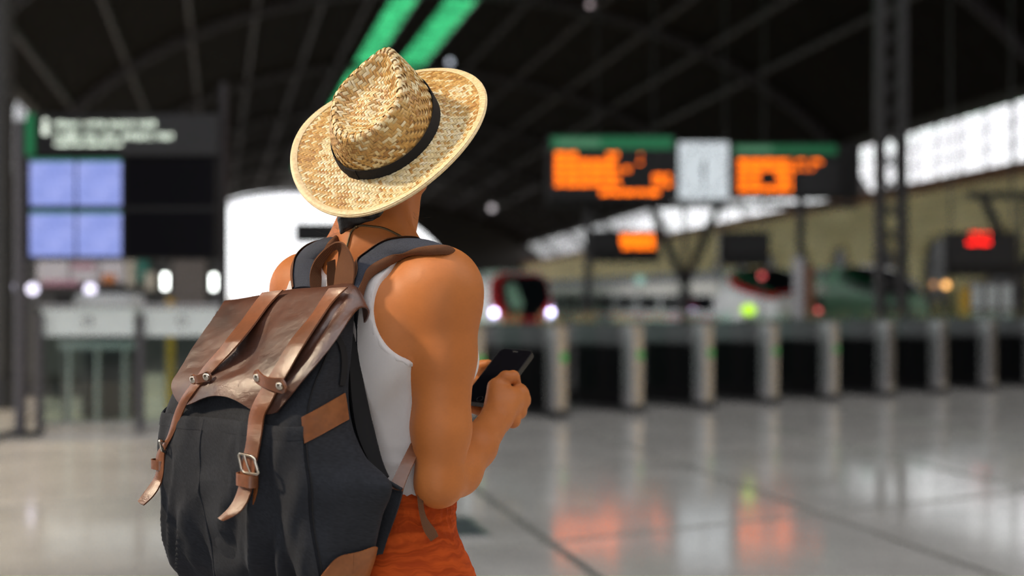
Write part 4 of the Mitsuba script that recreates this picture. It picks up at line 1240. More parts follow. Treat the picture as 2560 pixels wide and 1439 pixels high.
# arched doorways in the right wall
mat('door_dark', (.020, .024, .030), .35)
mat('stone_surround', (.52, .42, .22), .9)
for k, s in enumerate((66, 73.2, 80.4, 87.6, 94.8, 102, 109.2, 116.4)):
    aa = np.linspace(0, PI, 20); hw, zs_ = 1.45, 3.1
    inn = [(s + hw, 0)] + [(s + hw * math.cos(a), zs_ + hw * math.sin(a)) for a in aa] + [(s - hw, 0)]
    ou = [(s + hw + .35, 0)] + [(s + (hw + .35) * math.cos(a), zs_ + (hw + .35) * math.sin(a)) for a in aa] + [(s - hw - .35, 0)]
    dk = key_for(f'door_{k + 1}'); labels[dk] = {'kind': 'structure', 'label': 'dark arched doorway in the yellow wall'}
    part('surround', sheet(np.stack([[Wl(a, z, -.12) for a, z in inn], [Wl(a, z, -.12) for a, z in ou]], 1), .14), 'stone_surround', dk)
    v = np.array([Wl(s, 1.5, -.03)] + [Wl(a, z, -.03) for a, z in inn]); f3 = [[0, i, i + 1] for i in range(1, len(inn))]
    part('leaf', trimesh.Trimesh(v, np.array(f3), process=False), 'door_dark', dk)
    part('transom', beam(Wl(s - hw, zs_, -.08), Wl(s + hw, zs_, -.08), .1, .14), 'iron_dark', dk)
    for q in (-.5, .5): part('glazing_bar', beam(Wl(s + q * hw, 0, -.07), Wl(s + q * hw, zs_ + 1.2, -.07), .05, .06, up=WD), 'iron_dark', dk)

# left wall with its clerestory
def left_box(t0, t1, z0, z1, th=.6): return box(Hl((t0 + t1) / 2, LW - th / 2, (z0 + z1) / 2), (th, t1 - t0, z1 - z0), np.stack([NX, AX, Z_], 1))
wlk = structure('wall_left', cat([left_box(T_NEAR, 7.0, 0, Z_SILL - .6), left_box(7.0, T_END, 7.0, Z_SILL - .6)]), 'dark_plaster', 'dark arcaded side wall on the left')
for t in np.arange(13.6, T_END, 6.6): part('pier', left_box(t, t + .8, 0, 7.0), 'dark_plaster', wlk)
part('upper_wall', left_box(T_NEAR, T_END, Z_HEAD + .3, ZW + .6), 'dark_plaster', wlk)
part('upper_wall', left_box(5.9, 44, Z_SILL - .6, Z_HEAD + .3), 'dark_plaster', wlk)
wk = key_for('window_4'); labels[wk] = {'kind': 'structure', 'label': 'clerestory of bright panes high on the left wall'}
mull = []
for s in np.r_[np.arange(-8.6, 5.0, 2.9), np.arange(44, T_END - 3, 2.8)]:
    part('pane', trimesh.Trimesh([Hl(s + .06, LW - .2, Z_SILL - .55), Hl(s + 2.74, LW - .2, Z_SILL - .55), Hl(s + 2.74, LW - .2, Z_HEAD + .25), Hl(s + .06, LW - .2, Z_HEAD + .25)], [[0, 1, 2], [0, 2, 3]], process=False), 'clear_glass', wk)
    mull.append(beam(Hl(s, LW - .2, Z_SILL - .6), Hl(s, LW - .2, Z_HEAD + .3), .10, .10, up=AX))
part('frame', cat(mull), 'iron_dark', wk)
# entrance front behind the camera: wall with a wide portal
zp = 6.0
structure('wall_front', cat([box(Hl(T_NEAR - .3, (LW + 33) / 2, (zp + 12) / 2), (34 - LW + 3, .6, 12 - zp), np.stack([NX, AX, Z_], 1)),
                             box(Hl(T_NEAR - .3, 17.5, zp / 2), (33, .6, zp), np.stack([NX, AX, Z_], 1))]), 'dark_plaster', 'entrance front with a wide open portal')

def roof_z(p):
    """Height of the vault over a point."""
    t, l = p @ AX, p @ NX
    S = SL_ if l < CL else (wall_l(t) - CL) / CQ
    return EYE + CH * math.sqrt(max(1 - ((l - CL) / S) ** 2, .02))
# ------------------------------------------------------------------ lattice column, posts and boards
def px_r(px, d):
    return W(px, 745, d)[:2]
def column_box(px0, px1, d, z0, z1, depth=.2):
    a, b = W(px0, 745, d), W(px1, 745, d)
    return box([(a[0] + b[0]) / 2, d, (z0 + z1) / 2], [b[0] - a[0], depth, z1 - z0])
mat('black_metal', (.007, .007, .008), .5)
mat('board_black', (.006, .006, .007), .4, spec=.3)
mat('board_grey', (.024, .024, .026), .45, spec=.3)
mat('steel', (.42, .41, .41), .34, metal=.75, spec=.6)
mat('steel_dark', (.13, .125, .13), .4, metal=.5, spec=.5)
mat('steel_light', (.55, .54, .56), .38, metal=.6, spec=.6)
mat('green_paint', srgb(0, 92, 44), .5)
mat('green_faint', srgb(60, 110, 75), .5)
mat('white_panel', (.80, .82, .84), .5)
mat('frosted', (.74, .80, .78), .5)
mat('yellow_paint', srgb(205, 160, 10), .5)
mat('rubber', (.02, .02, .02), .7)

ck = thing('lattice_column', 'dark riveted iron lattice column on the right under the clerestory', 'column')
d = 30.0
for px in (2200, 2256):
    part('chord', column_box(px - 11, px + 11, d, 0, 12.4, .25), 'black_metal', ck)
xa, xb = W(2200, 745, d)[0], W(2256, 745, d)[0]
for i, z in enumerate(np.arange(.3, 12.0, .55)):
    part('lacing', beam([xa, d - .1, z], [xb, d - .1, z + .55], .06, .04, up=(0, 1, 0)), 'iron_dark', ck)
    part('lacing', beam([xb, d + .1, z], [xa, d + .1, z + .55], .06, .04, up=(0, 1, 0)), 'iron_dark', ck)
part('base', box([(xa + xb) / 2, d, .2], [.9, .6, .4]), 'black_metal', ck)
part('bracket', cat([beam([xa, d, 9.2], [xa - 1.6, d, 11.8], .14, .2), beam([xb, d, 9.2], [xb + 1.6, d, 11.8], .14, .2), beam([xa - 1.9, d, 11.9], [xb + 1.9, d, 11.9], .2, .3)]), 'black_metal', ck)
for px, z0, lb in ((1712, 1.80, 'dark forked iron post behind the clock board'), (2552, 1.95, 'dark forked iron post near the red display')):
    k = thing('forked_post', lb, 'post'); d = 38.0
    x = W(px, 745, d)[0]
    part('trunk', cat([box([x, d, z0 / 2], [.24, .24, z0]), box([x, d, .15], [.5, .5, .3]), box([x, d, z0 * .8], [.34, .34, .12])]), 'black_metal', k)
    for s in (-1, 1): part('arm', beam([x, d, z0 - .1], [x + s * 1.06, d, 4.2], .22, .2, up=(0, 1, 0)), 'black_metal', k)
    part('cap', cat([beam([x - 1.5, d, 4.25], [x + 1.5, d, 4.25], .2, .2), beam([x, d, z0], [x, d, 4.2], .09, .09, up=(0, 1, 0))]), 'black_metal', k)

# dot matrix letters in amber: every lit row is one part
def led_rows(parent, x0, x1, yrows, d, dens, col, rows_spec, dot=.017, seed=0):
    """rows_spec: per row a list of (pixel from, pixel to, strength)."""
    r = np.random.default_rng(seed)
    for (y, hpx), spec in zip(yrows, rows_spec):
        ms = []
        for a, b, sden in spec:
            X0, X1 = W(a, y, d)[0], W(b, y, d)[0]
            zc = W(a, y, d)[2]; hh = hpx / FPX * d
            ncol = max(2, int((X1 - X0) / (.0015 * d)))
            for c in range(ncol):
                if c % 6 == 5: continue
                for q in range(7):
                    if r.random() < min(sden * 1.45, .92):
                        px_, pz = X0 + (c + .5) * (X1 - X0) / ncol, zc + hh * (.5 - (q + .5) / 7)
                        ms.append([px_, pz])
        if not ms: continue
        P = np.array(ms); n = len(P); s = dot * d / 40
        v = np.stack([np.stack([P[:, 0] + a * s, np.full(n, d), P[:, 1] + b * s], 1) for a, b in ((-1, -1), (1, -1), (1, 1), (-1, 1))], 1).reshape(-1, 3)
        i = np.arange(n) * 4
        f = np.vstack([np.stack([i, i + 1, i + 2], 1), np.stack([i, i + 2, i + 3], 1)])
        part('lit_row', trimesh.Trimesh(v, f, process=False), 'black_metal', parent, emit=col, kind='stuff')
AMBER = (5.2, .80, .0)
def board(name, lb, p0, p1, d, cat_='display board', depth=.28):
    k = thing(name, lb, cat_)
    a, b = W(p0[0], p0[1], d), W(p1[0], p1[1], d)
    part('case', bevel_box([(a[0] + b[0]) / 2, d + depth / 2, (a[2] + b[2]) / 2], [b[0] - a[0], depth, a[2] - b[2]], .02), 'board_black', k)
    return k
def face(k, name, p0, p1, d, m, th=.012, off=.006, **kw):
    a, b = W(p0[0], p0[1], d), W(p1[0], p1[1], d)
    return part(name, box([(a[0] + b[0]) / 2, d - off, (a[2] + b[2]) / 2], [b[0] - a[0], th, a[2] - b[2]]), m, k, **kw)
d = 31.4
k = board('departure_board', 'hanging board of amber dot-matrix text left of the clock', (1368, 336), (1690, 500), d)
face(k, 'header', (1378, 342), (1682, 372), d, 'green_paint', label='green header strip', emit=(.004, .085, .035))
face(k, 'header_lettering', (1392, 348), (1500, 364), d - .01, 'green_faint', emit=(.05, .14, .08))
led_rows(k, 0, 0, [(387, 11), (405, 11), (423, 11), (441, 11), (459, 11), (481, 11)], d - .02, .5, AMBER,
         [[(1388, 1442, .62), (1518, 1545, .5), (1596, 1604, .16)], [(1388, 1542, .55), (1596, 1604, .12)], [(1388, 1548, .60), (1560, 1575, .4)], [(1388, 1550, .55), (1632, 1675, .5)], [(1388, 1552, .58), (1632, 1678, .35)], [(1500, 1648, .55)]], seed=1)
k = board('departure_board', 'hanging board of amber dot-matrix text right of the clock', (1828, 358), (2150, 496), d + .4)
face(k, 'header', (1834, 362), (2092, 386), d + .4, 'green_paint', label='green header strip', emit=(.002, .055, .022))
face(k, 'header_lettering', (1842, 366), (1930, 380), d + .39, 'green_faint', emit=(.05, .14, .08))
face(k, 'panel', (2000, 400), (2096, 484), d + .4, 'board_grey')
led_rows(k, 0, 0, [(404, 10), (420, 10), (437, 10), (454, 10), (471, 10)], d + .38, .5, AMBER,
         [[(1846, 1975, .55), (1990, 2020, .28), (2030, 2056, .2)], [(1846, 1985, .6), (1990, 2035, .16)], [(1846, 1900, .55), (1940, 1980, .5)], [(1846, 1900, .5), (1945, 1980, .5)], [(1846, 1980, .55)]], seed=2)
# clock
k = board('station_clock', 'square white illuminated clock between the two amber boards', (1691, 349), (1826, 503), d + .1, 'clock')
face(k, 'dial', (1696, 355), (1821, 497), d + .1, 'white_panel', emit=(.36, .42, .45))
cc = W(1758, 426, d + .07)
for i in range(12):
    a = i * PI / 6; L = .085
    part('hour_mark', beam(cc + [.47 * math.sin(a), 0, .47 * math.cos(a)], cc + [(.47 + L) * math.sin(a), 0, (.47 + L) * math.cos(a)],   .047, .008, up=(0, 1, 0)), 'black_metal', k)
part('hour_hand', beam(cc, cc + [.03, -.004, .27], .055, .006, up=(0, 1, 0)), 'black_metal', k)
part('minute_hand', beam(cc, cc + [.024, -.008, -.41], .04, .006, up=(0, 1, 0)), 'black_metal', k)
part('boss', cylinder(cc + [0, .0, 0], cc + [0, -.02, 0], .055), 'black_metal', k)
# gantry that carries them
k = thing('board_gantry', 'dark gantry posts and rail carrying the boards and the clock', 'gantry')
part('rail', box([W(1760, 500, d + .35)[0], d + .86, W(1760, 508, d)[2]], [W(2160, 500, d)[0] - W(1360, 500, d)[0], .2, .12]), 'black_metal', k)
for px in (1470, 2002):
    part('post', column_box(px - 9, px + 9, d + .86, 0, W(1470, 345, d)[2], .14), 'black_metal', k)
part('sheath', column_box(1984, 2008, d + .74, 0, W(2000, 640, d)[2], .10), 'steel_light', k, label='bright metal sheath on the post')
part('sheath_panel', column_box(2008, 2036, d + .78, 0, W(2000, 660, d)[2], .08), 'cornice', k)
for px, dd in ((1410, d + .28), (1650, d + .28), (1758, d + .38), (1860, d + .68), (2120, d + .68)):
    x = W(px, 505, dd)
    part('bracket', box([x[0], (dd + d + .96) / 2, W(1760, 500, d)[2] + .04], [.06, d + .96 - dd, .06]), 'black_metal', k)
# platform displays further off
for p0, p1, dd, lb, rows, col in (((1478, 575), (1650, 654), 42.0, 'dark platform display with amber lines left of the forked post', [[(1552, 1634, .55)], [(1552, 1634, .6)], [(1556, 1636, .45)]], AMBER),
                                  ((1798, 578), (1926, 664), 44.0, 'dark unlit platform display right of the forked post', [], None),
                                  ((2362, 580), (2545, 690), 36.0, 'dark platform display with red lines at the far right', [[(2425, 2475, .2)], [(2418, 2476, .6)]], (6.0, .05, .02))):
    k = board('platform_display', lb, p0, p1, dd, 'platform display', .3)
    face(k, 'window', (p0[0] + 8, p0[1] + 8), (p1[0] - 8, p1[1] - 30), dd, 'board_grey')
    if rows:
        y0 = 592 if dd == 42.0 else 586
        led_rows(k, 0, 0, [(y0 + 12 * i + (8 if dd == 36.0 else 0) * i, 9) for i in range(len(rows))], dd - .02, .5, col, rows, seed=int(dd))
    mx = (p0[0] + p1[0]) / 2
    for q in (p0[0] + 15, p1[0] - 15): part('hanger', column_box(q - 1.2, q + 1.2, dd + .1, W(mx, p0[1] + 4, dd)[2], roof_z(W(q, 600, dd)) - .1, .08), 'black_metal', k)
k = thing('hanging_sign', 'small dark sign seen against the bright arch beside the neck', 'sign')
p = W(806, 582, 34.0)
part('panel', bevel_box(p, [1.42, .16, .52], .02), 'board_black', k)
for s in (-1, 1): part('rod', cylinder(p + [s * .5, 0, .24], [p[0] + s * .5, p[1], roof_z(p) - .05], .010, 6), 'black_metal', k)

# ------------------------------------------------------------------ ticket gates
GR = np.array([.905, .62, 0]); GR_l = np.linalg.norm(GR); gr = GR / GR_l; gg = np.array([-gr[1], gr[0], 0]); RG = np.stack([gr, gg, Z_], 1)
def gp_(k, a, b, z): return np.array([.55, 14.75, 0]) + GR * k + gr * a + gg * b + np.array([0, 0, z])
mat('gate_dark', (.10, .09, .08), .4, spec=.4)
mat('gate_lower', (.0025, .0025, .003), .7, spec=.1)
mat('lamp_green', (.02, .2, .04), .4)
which = ['first', 'second', 'third', 'fourth', 'fifth', 'sixth', 'seventh', 'eighth', 'ninth']
for k in range(-1, 9):
    lb = ('steel ticket gate half hidden behind the arm and phone' if k == -1 else f'steel ticket gate, {which[k]} in the row counted from the phone')
    g = thing('ticket_gate', lb, 'ticket gate', 'row of ticket gates')
    part('post', bevel_box(gp_(k, 0, .10, .545), (.19, .20, .95), .02, RG), 'steel', g)
    part('edge_strip', bevel_box(gp_(k, -.097, .02, .54), (.012, .07, .93), .004, RG), 'steel_light', g)
    part('base', bevel_box(gp_(k, 0, .85, .035), (.21, 1.74, .07), .01, RG), 'rubber', g)
    part('head', bevel_box(gp_(k, 0, .95, .885), (.20, 1.52, .27), .03, RG), 'steel_dark', g)
    part('lower_panel', bevel_box(gp_(k, 0, .95, .41), (.12, 1.50, .69), .01, RG), 'gate_lower', g)
    part('front_panel', bevel_box(gp_(k, .0, -.003, .56), (.13, .01, .78), .003, RG), 'gate_dark' if k > 4 else 'steel', g)
    part('top_glass', bevel_box(gp_(k, 0, .95, 1.03), (.16, 1.40, .018), .004, RG), 'barrier_glass', g)
    if k < 5:
        c = gp_(k, .02, -.012, .665); ang = np.linspace(0, 2 * PI, 24, endpoint=False)
        v = np.vstack([c] + [c + .052 * (math.cos(a) * gr + math.sin(a) * Z_) for a in ang]); f = [[0, 1 + i, 1 + (i + 1) % 24] for i in range(24)]
        part('arrow_lamp', trimesh.Trimesh(v, np.array(f), process=False), 'lamp_green', g, emit=(.02, .16 - .02 * k, .03), label='green arrow lamp')
    for s in (-1, 1):
        q = [gp_(k, s * .11, .62, .25), gp_(k, s * .50, .62, .25), gp_(k, s * .50, .62, 1.12), gp_(k, s * .11, .62, 1.18)]
        part('glass_flap', trimesh.Trimesh(q, [[0, 1, 2], [0, 2, 3]], process=False), 'barrier_glass', g)
# lit lime indicator on a gate
k = thing('gate_indicator', 'lime green lit indicator standing on the fourth ticket gate', 'indicator light')
mat('lime', (.3, .6, .02), .4)
c = gp_(3, .05, .5, 1.17)
part('stem', cylinder(gp_(3, .05, .5, 1.041), gp_(3, .05, .5, 1.12), .02), 'black_metal', k, smooth=True)
e = trimesh.creation.icosphere(2, .075); e.apply_scale([1.3, .6, 1.0]); e.apply_translation(c)
part('lamp', e, 'lime', k, smooth=True, emit=(.55, 1.0, .02))

# ------------------------------------------------------------------ trains
mat('train_white', (.74, .74, .74), .25, spec=.6, clearcoat=.5)
mat('train_red', srgb(190, 20, 25), .3, clearcoat=.4)
mat('train_glass', (.006, .008, .010), .04, spec=.7)
mat('train_grey', (.10, .105, .11), .4)
mat('train_band', (.88, .85, .78), .4)
mat('train_green', (.30, .52, .38), .3, clearcoat=.6)
RT = np.stack([NX, AX, Z_], 1)
def train(px, d, lb, width=2.95, top=2.62, noselen=2.4, length=60, lights=True, paint='train_white', blunt=.5):
    k = thing('train', lb, 'train')
    c = W(px, 745, d); c[2] = 0
    w = width / 2
    def sec(s):
        """Section outline at s metres behind the nose tip."""
        e = min(1., s / noselen)
        ww, hh = w * (blunt + (1 - blunt) * math.sin(e * PI / 2) ** .7), .95 + (top - .95) * (blunt * .6 + (1 - blunt * .6) * math.sin(e * PI / 2) ** .9)
        aa = np.linspace(0, PI, 30)
        up = [(ww * np.sign(math.cos(a)) * abs(math.cos(a)) ** .45, .7 + (hh - .7) * abs(math.sin(a)) ** .6) for a in aa]
        return np.array([(ww * .96, .02)] + up + [(-ww * .96, .02)])
    ss = np.r_[np.linspace(0, 1, 16) ** 1.5 * noselen, length]
    V5 = np.array([[c + NX * a + AX * s + np.array([0, 0, z]) for a, z in sec(s)] for s in ss])
    capv = np.vstack([V5[0].mean(0), V5[0]]); capf = [[0, i, i + 1] for i in range(1, len(V5[0]))]
    part('body', cat([grid_mesh(V5), trimesh.Trimesh(capv, np.array(capf), process=False)]), paint, k, smooth=35)
    def over(s0, s1, a0, a1, off, n=12, m=14):
        R_ = []
        for s in np.linspace(s0, s1, n):
            o = sec(s); cen2 = np.array([0, .8])
            f_ = (s - s0) / (s1 - s0); sh = .10 * (1 - math.sin(f_ * PI) ** .5)
            idx = 1 + np.linspace(a0 + sh, a1 - sh, m) * 29
            x = np.interp(idx, np.arange(len(o)), o[:, 0]); z = np.interp(idx, np.arange(len(o)), o[:, 1])
            dv = np.stack([x, z], 1) - cen2; dv /= np.linalg.norm(dv, axis=1, keepdims=True)
            R_.append([c + NX * (x[i] + dv[i, 0] * off) + AX * (s - off) + np.array([0, 0, z[i] + dv[i, 1] * off]) for i in range(m)])
        return grid_mesh(np.array(R_))
    if noselen > 3:
        part('surround', over(noselen * .05, noselen * .86, .18, .86, .03), 'train_red' if paint == 'train_white' else 'train_grey', k, smooth=True, label='surround of the windscreen')
        part('windscreen', over(noselen * .10, noselen * .82, .23, .80, .06), 'train_glass', k, smooth=True)
    else:
        from shapely.geometry import Polygon
        def plate(name, pts, off, m_, rnd, **kw):
            g_ = Polygon(pts).buffer(-rnd).buffer(rnd, quad_segs=6)
            e = trimesh.creation.extrude_polygon(g_, .06, engine='earcut')
            v = np.asarray(e.vertices); tl = .24
            P = c + NX * v[:, :1] + np.array([0, 0, 1.0]) * v[:, 1:2] + AX * (tl * (v[:, 1:2] - .8) - off - v[:, 2:3])
            part(name, trimesh.Trimesh(P, np.asarray(e.faces), process=False), m_, k, smooth=30, **kw)
        plate('front', [(-1.42, .35), (1.42, .35), (1.46, 1.2), (1.30, 2.2), (.9, 2.52), (-.9, 2.52), (-1.30, 2.2), (-1.46, 1.2)], .10, 'train_white', .2)
        plate('surround', [(-.95, .22), (.95, .22), (1.38, 1.1), (1.24, 2.15), (.85, 2.44), (-.95, 2.44), (-1.42, 2.1), (-1.48, 1.3)], .18, 'train_red', .22, label='red surround of the windscreen')
        plate('windscreen', [(-.62, .48), (.72, .48), (1.26, 1.3), (1.18, 2.08), (.85, 2.34), (-.62, 2.34), (-1.02, 2.0), (-1.0, 1.3)], .26, 'train_glass', .22)
        plate('green_reflector', [(-.62, 1.0), (-.12, .75), (.02, 1.1), (-.30, 1.95), (-.70, 1.95)], .33, 'train_green', .08, label='green panel in the windscreen')
    part('skirt', bevel_box(c + AX * .1 + np.array([0, 0, .2]), (w * 1.0, .3, .36), .03, RT), 'train_grey', k)
    if lights:
        for s in (-1, 1):
            e = trimesh.creation.icosphere(2, .13); e.apply_translation(c + NX * s * w * .88 + AX * -.30 + np.array([0, 0, .68]))
            part('headlight', e, 'white_panel', k, smooth=True, emit=(7.5, 6.6, 11.5))
    mid = AX * (noselen + (length - noselen) / 2)
    for s in (-1, 1):
        part('roof_strip', box(c + NX * s * (w * .93) + mid + np.array([0, 0, top * .90]), (.16, length - noselen, .26), RT), 'train_grey', k)
        part('band', box(c + NX * s * (w + .004) + mid + np.array([0, 0, 1.70]), (.02, length - noselen, .46), RT), 'train_band', k)
        for q in range(int((length - noselen) / 3.2)):
            part('side_window', box(c + NX * s * (w + .006) + AX * (noselen + 1.8 + q * 3.2) + np.array([0, 0, 1.12]), (.02, 2.7, .56), RT), 'train_glass', k)
        part('lower_band', box(c + NX * s * (w + .004) + mid + np.array([0, 0, .55]), (.02, length - noselen, .10), RT), 'train_red', k)
    return k, c
train(1303, 60.0, 'train with a red windscreen surround and lit headlights beside the arm')
train(1990, 46.0, 'white train with a long pale band and red nose behind the fourth gate', top=2.40, noselen=3.6, lights=False, blunt=.42)
train(2285, 52.0, 'train with a green tinted sloping nose behind the sixth gate', top=2.66, noselen=4.6, lights=False, paint='train_green', blunt=.36)
# lamps
mat('lamp_body', (.1, .1, .1), .5)
def lamp(px, py, d, r, col, lb, cat_='lamp', arm=.5):
    k = thing('platform_lamp', lb, cat_)
    e = trimesh.creation.icosphere(2, r); e.apply_translation(W(px, py, d)); part('bulb', e, 'white_panel', k, smooth=True, emit=col)
    p = W(px, py, d)
    if p[2] < 4.5:
        part('pole', cylinder([p[0], p[1] + r + .03, 0], [p[0], p[1] + r + .03, p[2] + r], .022, 8), 'lamp_body', k, smooth=True)
        part('collar', cylinder(p + [0, r * .6, 0], p + [0, r + .04, 0], r * .5, 10), 'lamp_body', k, smooth=True)
    else: part('cable', cylinder(p + [0, 0, r * .7], [p[0], p[1], roof_z(p) - .05], .010, 6), 'black_metal', k)
lamp(2365, 712, 40, .10, (3.2, 1.5, .35), 'amber lamp, left of the two bright ones at the far right')
lamp(2466, 711, 40, .10, (3.2, 1.5, .35), 'amber lamp, right of the two bright ones at the far right')
lamp(2334, 711, 42, .08, (.9, .35, .05), 'dim amber lamp left of the bright amber pair')
lamp(2487, 655, 40, .10, (1.6, 1.7, 2.1), 'white round lamp below the red display')
lamp(1905, 689, 41.5, .09, (1.1, .02, .02), 'red signal lamp above the nose of the white train', 'signal lamp')
lamp(2046, 776, 40, .07, (1.6, .08, .08), 'red signal lamp low beside the green train', 'signal lamp')
lamp(1690, 668, 44, .10, (1.6, 1.45, 1.7), 'white lamp left of the fork of the iron post')
lamp(1600, 700, 46, .16, (.12, .36, .27), 'pale green round lamp below the amber display')
lamp(1230, 520, 60, .14, (.7, .6, .65), 'small dim lamp high beside the straw hat')
lamp(1125, 155, 60, .14, (.7, .75, .9), 'small pale lamp near the green glazing above the hat')
lamp(1475, 12, 60, .12, (.55, .4, .45), 'small dim lamp at the top of the roof')
# glazed waiting booth at the far right
k = thing('waiting_booth', 'grey glazed booth behind the ticket gates at the far right', 'booth')
a, b = W(2425, 700, 36.0), W(2535, 700, 36.0)
part('frame', cat([beam([x, 36.0, 0], [x, 36.0, 1.75], .08, .08, up=(0, 1, 0)) for x in np.linspace(a[0], b[0], 4)] + [beam([a[0], 36.0, z], [b[0], 36.0, z], .08, .08) for z in (.05, 1.0, 1.75)]), 'iron_grey', k)
part('panel', box([(a[0] + b[0]) / 2, 36.08, .9], [b[0] - a[0], .04, 1.7]), 'frosted', k)
part('yellow_post', box([W(2412, 700, 36)[0], 36.0, .8], [.2, .2, 1.6]), 'yellow_paint', k)

# ------------------------------------------------------------------ information board on the left
d = 12.75
k = thing('information_board', 'large dark board with four blue screens standing on poles at left', 'information board')
def lb_face(name, p0, p1, m, off=.0, th=.03, **kw):
    a, b = W(p0[0], p0[1], d), W(p1[0], p1[1], d)
    return part(name, box([(a[0] + b[0]) / 2, d - off, (a[2] + b[2]) / 2], [b[0] - a[0], th, a[2] - b[2]]), m, k, **kw)
a, b = W(64, 392, d), W(546, 648, d)
part('case', bevel_box([(a[0] + b[0]) / 2, d + .15, (a[2] + b[2]) / 2], [b[0] - a[0], .28, a[2] - b[2]], .02), 'board_black', k)
a, b = W(64, 283, d), W(546, 390, d)
part('header', bevel_box([(a[0] + b[0]) / 2, d + .12, (a[2] + b[2]) / 2], [b[0] - a[0], .26, a[2] - b[2]], .015), 'board_grey', k)
lb_face('green_edge', (66, 284), (88, 388), 'green_paint', .02, .02, emit=(.0, .06, .025))
lb_face('dark_field', (90, 288), (300, 388), 'board_black', .012, .006)
mat('sign_white', (.75, .78, .74), .6)
icon = cat([box(W(116, 326, d) - [0, .025, 0], [.055, .01, .085]), cylinder(W(116, 304, d) - [0, .02, 0], W(116, 304, d) - [0, .03, 0], .026)])
part('icon', icon, 'sign_white', k, emit=(.8, .9, .75))
r = np.random.default_rng(3)
for y, hpx, x1, lead in ((311, 15, 400, 0), (341, 17, 428, 0), (361, 9, 305, 0)):
    ms = []; x = 140.0
    while x < x1:
        wl_ = r.integers(3, 9)
        for q in range(wl_):
            if x > x1: break
            w_ = hpx * .62
            for _ in range(2):
                ms.append(box(W(x + r.uniform(0, w_ * .7), y + r.uniform(-.1, .1) * hpx, d) - [0, .025, 0], [.0085, .006, hpx / FPX * d * r.choice([.7, .7, 1.0])]))
            ms.append(box(W(x + w_ * .35, y + r.choice([-.35, 0, .35]) * hpx, d) - [0, .025, 0], [w_ * .7 / FPX * d, .006, .009]))
            x += w_
        x += hpx * .5
    part('lettering', cat(ms), 'sign_white', k, kind='stuff', emit=(1.0, 1.15, .95))
def screen_pic(x0, x1, z0, z1):
    def fn(p, n, uv):
        u = (p.x - x0) / (x1 - x0); v = (p.z - z0) / (z1 - z0)
        row = v * 12; line = mikit.smoothstep(.30, .42, dr.abs(row - dr.floor(row) - .5))
        txt = mikit.smoothstep(.5, .62, mikit.noise(u * 46, dr.floor(row) * 7.3)) * (1 - line)
        c = mikit.mix((.20, .29, .80), (.40, .47, .98), .5 + .5 * N(u * 5, v * 4, 3))
        c = c * (1 - .30 * line) * (1 - .22 * txt)
        return dr.select(v > .93, mi.Color3f(.02, .16, .09), c) * LAMP
    return mikit.proc(fn)
for (x0, x1) in ((76, 188), (194, 304)):
    for (y0, y1) in ((396, 514), (526, 640)):
        s = lb_face('screen', (x0 - 2, y0 - 2), (x1 + 2, y1 + 2), 'board_black', .0, .02)
        a, b = W(x0, y0, d), W(x1, y1, d)
        sc = trimesh.Trimesh([[a[0], d - .013, b[2]], [b[0], d - .013, b[2]], [b[0], d - .013, a[2]], [a[0], d - .013, a[2]]], [[0, 1, 2], [0, 2, 3]], process=False)
        q = part('picture', sc, 'board_black', s, label='lit blue screen of text lines', uv=np.array([[0, 0], [1, 0], [1, 1], [0, 1.0]]))
        scene[q]['emitter'] = {'type': 'area', 'radiance': screen_pic(a[0], b[0], b[2], a[2])}
for (y0, y1) in ((398, 514), (528, 642)): lb_face('dark_panel', (314, y0), (536, y1), 'phone_glass', .0, .02)
part('pole', cylinder(W(46, 1093, d) * [1, 1, 0] + [0, .05, 0], W(46, 300, d) + [0, .05, 0], .055), 'iron_grey', k, smooth=True)
part('pole', box([W(551, 700, d)[0], d + .15, 1.7], [.05, .12, 3.4]), 'iron_dark', k)
part('foot', bevel_box(W(46, 1093, d) * [1, 1, 0] + [0, .05, .02], [.34, .34, .04], .01), 'black_metal', k)

# ------------------------------------------------------------------ glass barrier and kiosk under the board
d = 13.3
def gl(px, py): return W(px, py, d)
for p0, p1, lb in ((100, 343, 'glass barrier bay with a frosted band, left under the board'), (352, 560, 'glass barrier bay with a frosted band beside the backpack')):
    k = thing('glass_barrier', lb, 'glass barrier')
    a, b = gl(p0, 745), gl(p1, 745)
    part('pane', trimesh.Trimesh([[a[0], d, .08], [b[0], d, .08], [b[0], d, 1.24], [a[0], d, 1.24]], [[0, 1, 2], [0, 2, 3]], process=False), 'barrier_glass', k)
    part('frosted_band', box([(a[0] + b[0]) / 2, d - .01, 1.08], [b[0] - a[0] - .05, .008, .27]), 'frosted', k)
    c = [(a[0] + b[0]) / 2, d - .016, 1.09]
    part('round_mark', tube([np.array(c) + .045 * np.array([math.cos(t), 0, math.sin(t)]) for t in np.linspace(0, 2 * PI, 20, endpoint=False)], .008, 6, closed=True), 'iron_grey', k, smooth=True)
    part('post', column_box(p0 - 8, p0 + 8, d - .03, 0, 1.16, .08), 'iron_grey', k)
    part('top_rail', box([(a[0] + b[0]) / 2, d, 1.245], [b[0] - a[0], .05, .03]), 'steel_light', k)
    part('bottom_rail', box([(a[0] + b[0]) / 2, d, .06], [b[0] - a[0], .06, .05]), 'steel', k)
k = thing('ticket_gate', 'white topped ticket gate cabinet behind the glass barrier at left', 'ticket gate')
a, b = W(186, 745, 14.4), W(336, 745, 14.4)
part('head', bevel_box([(a[0] + b[0]) / 2, 14.6, 1.24], [b[0] - a[0], .5, .26], .05), 'white_panel', k)
part('body', bevel_box([(a[0] + b[0]) / 2, 14.6, .56], [(b[0] - a[0]) * .8, .4, 1.1], .03), 'board_grey', k)
part('display', bevel_box([W(160, 745, 14.3)[0], 14.3, 1.27], [.20, .1, .16], .01), 'board_black', k)
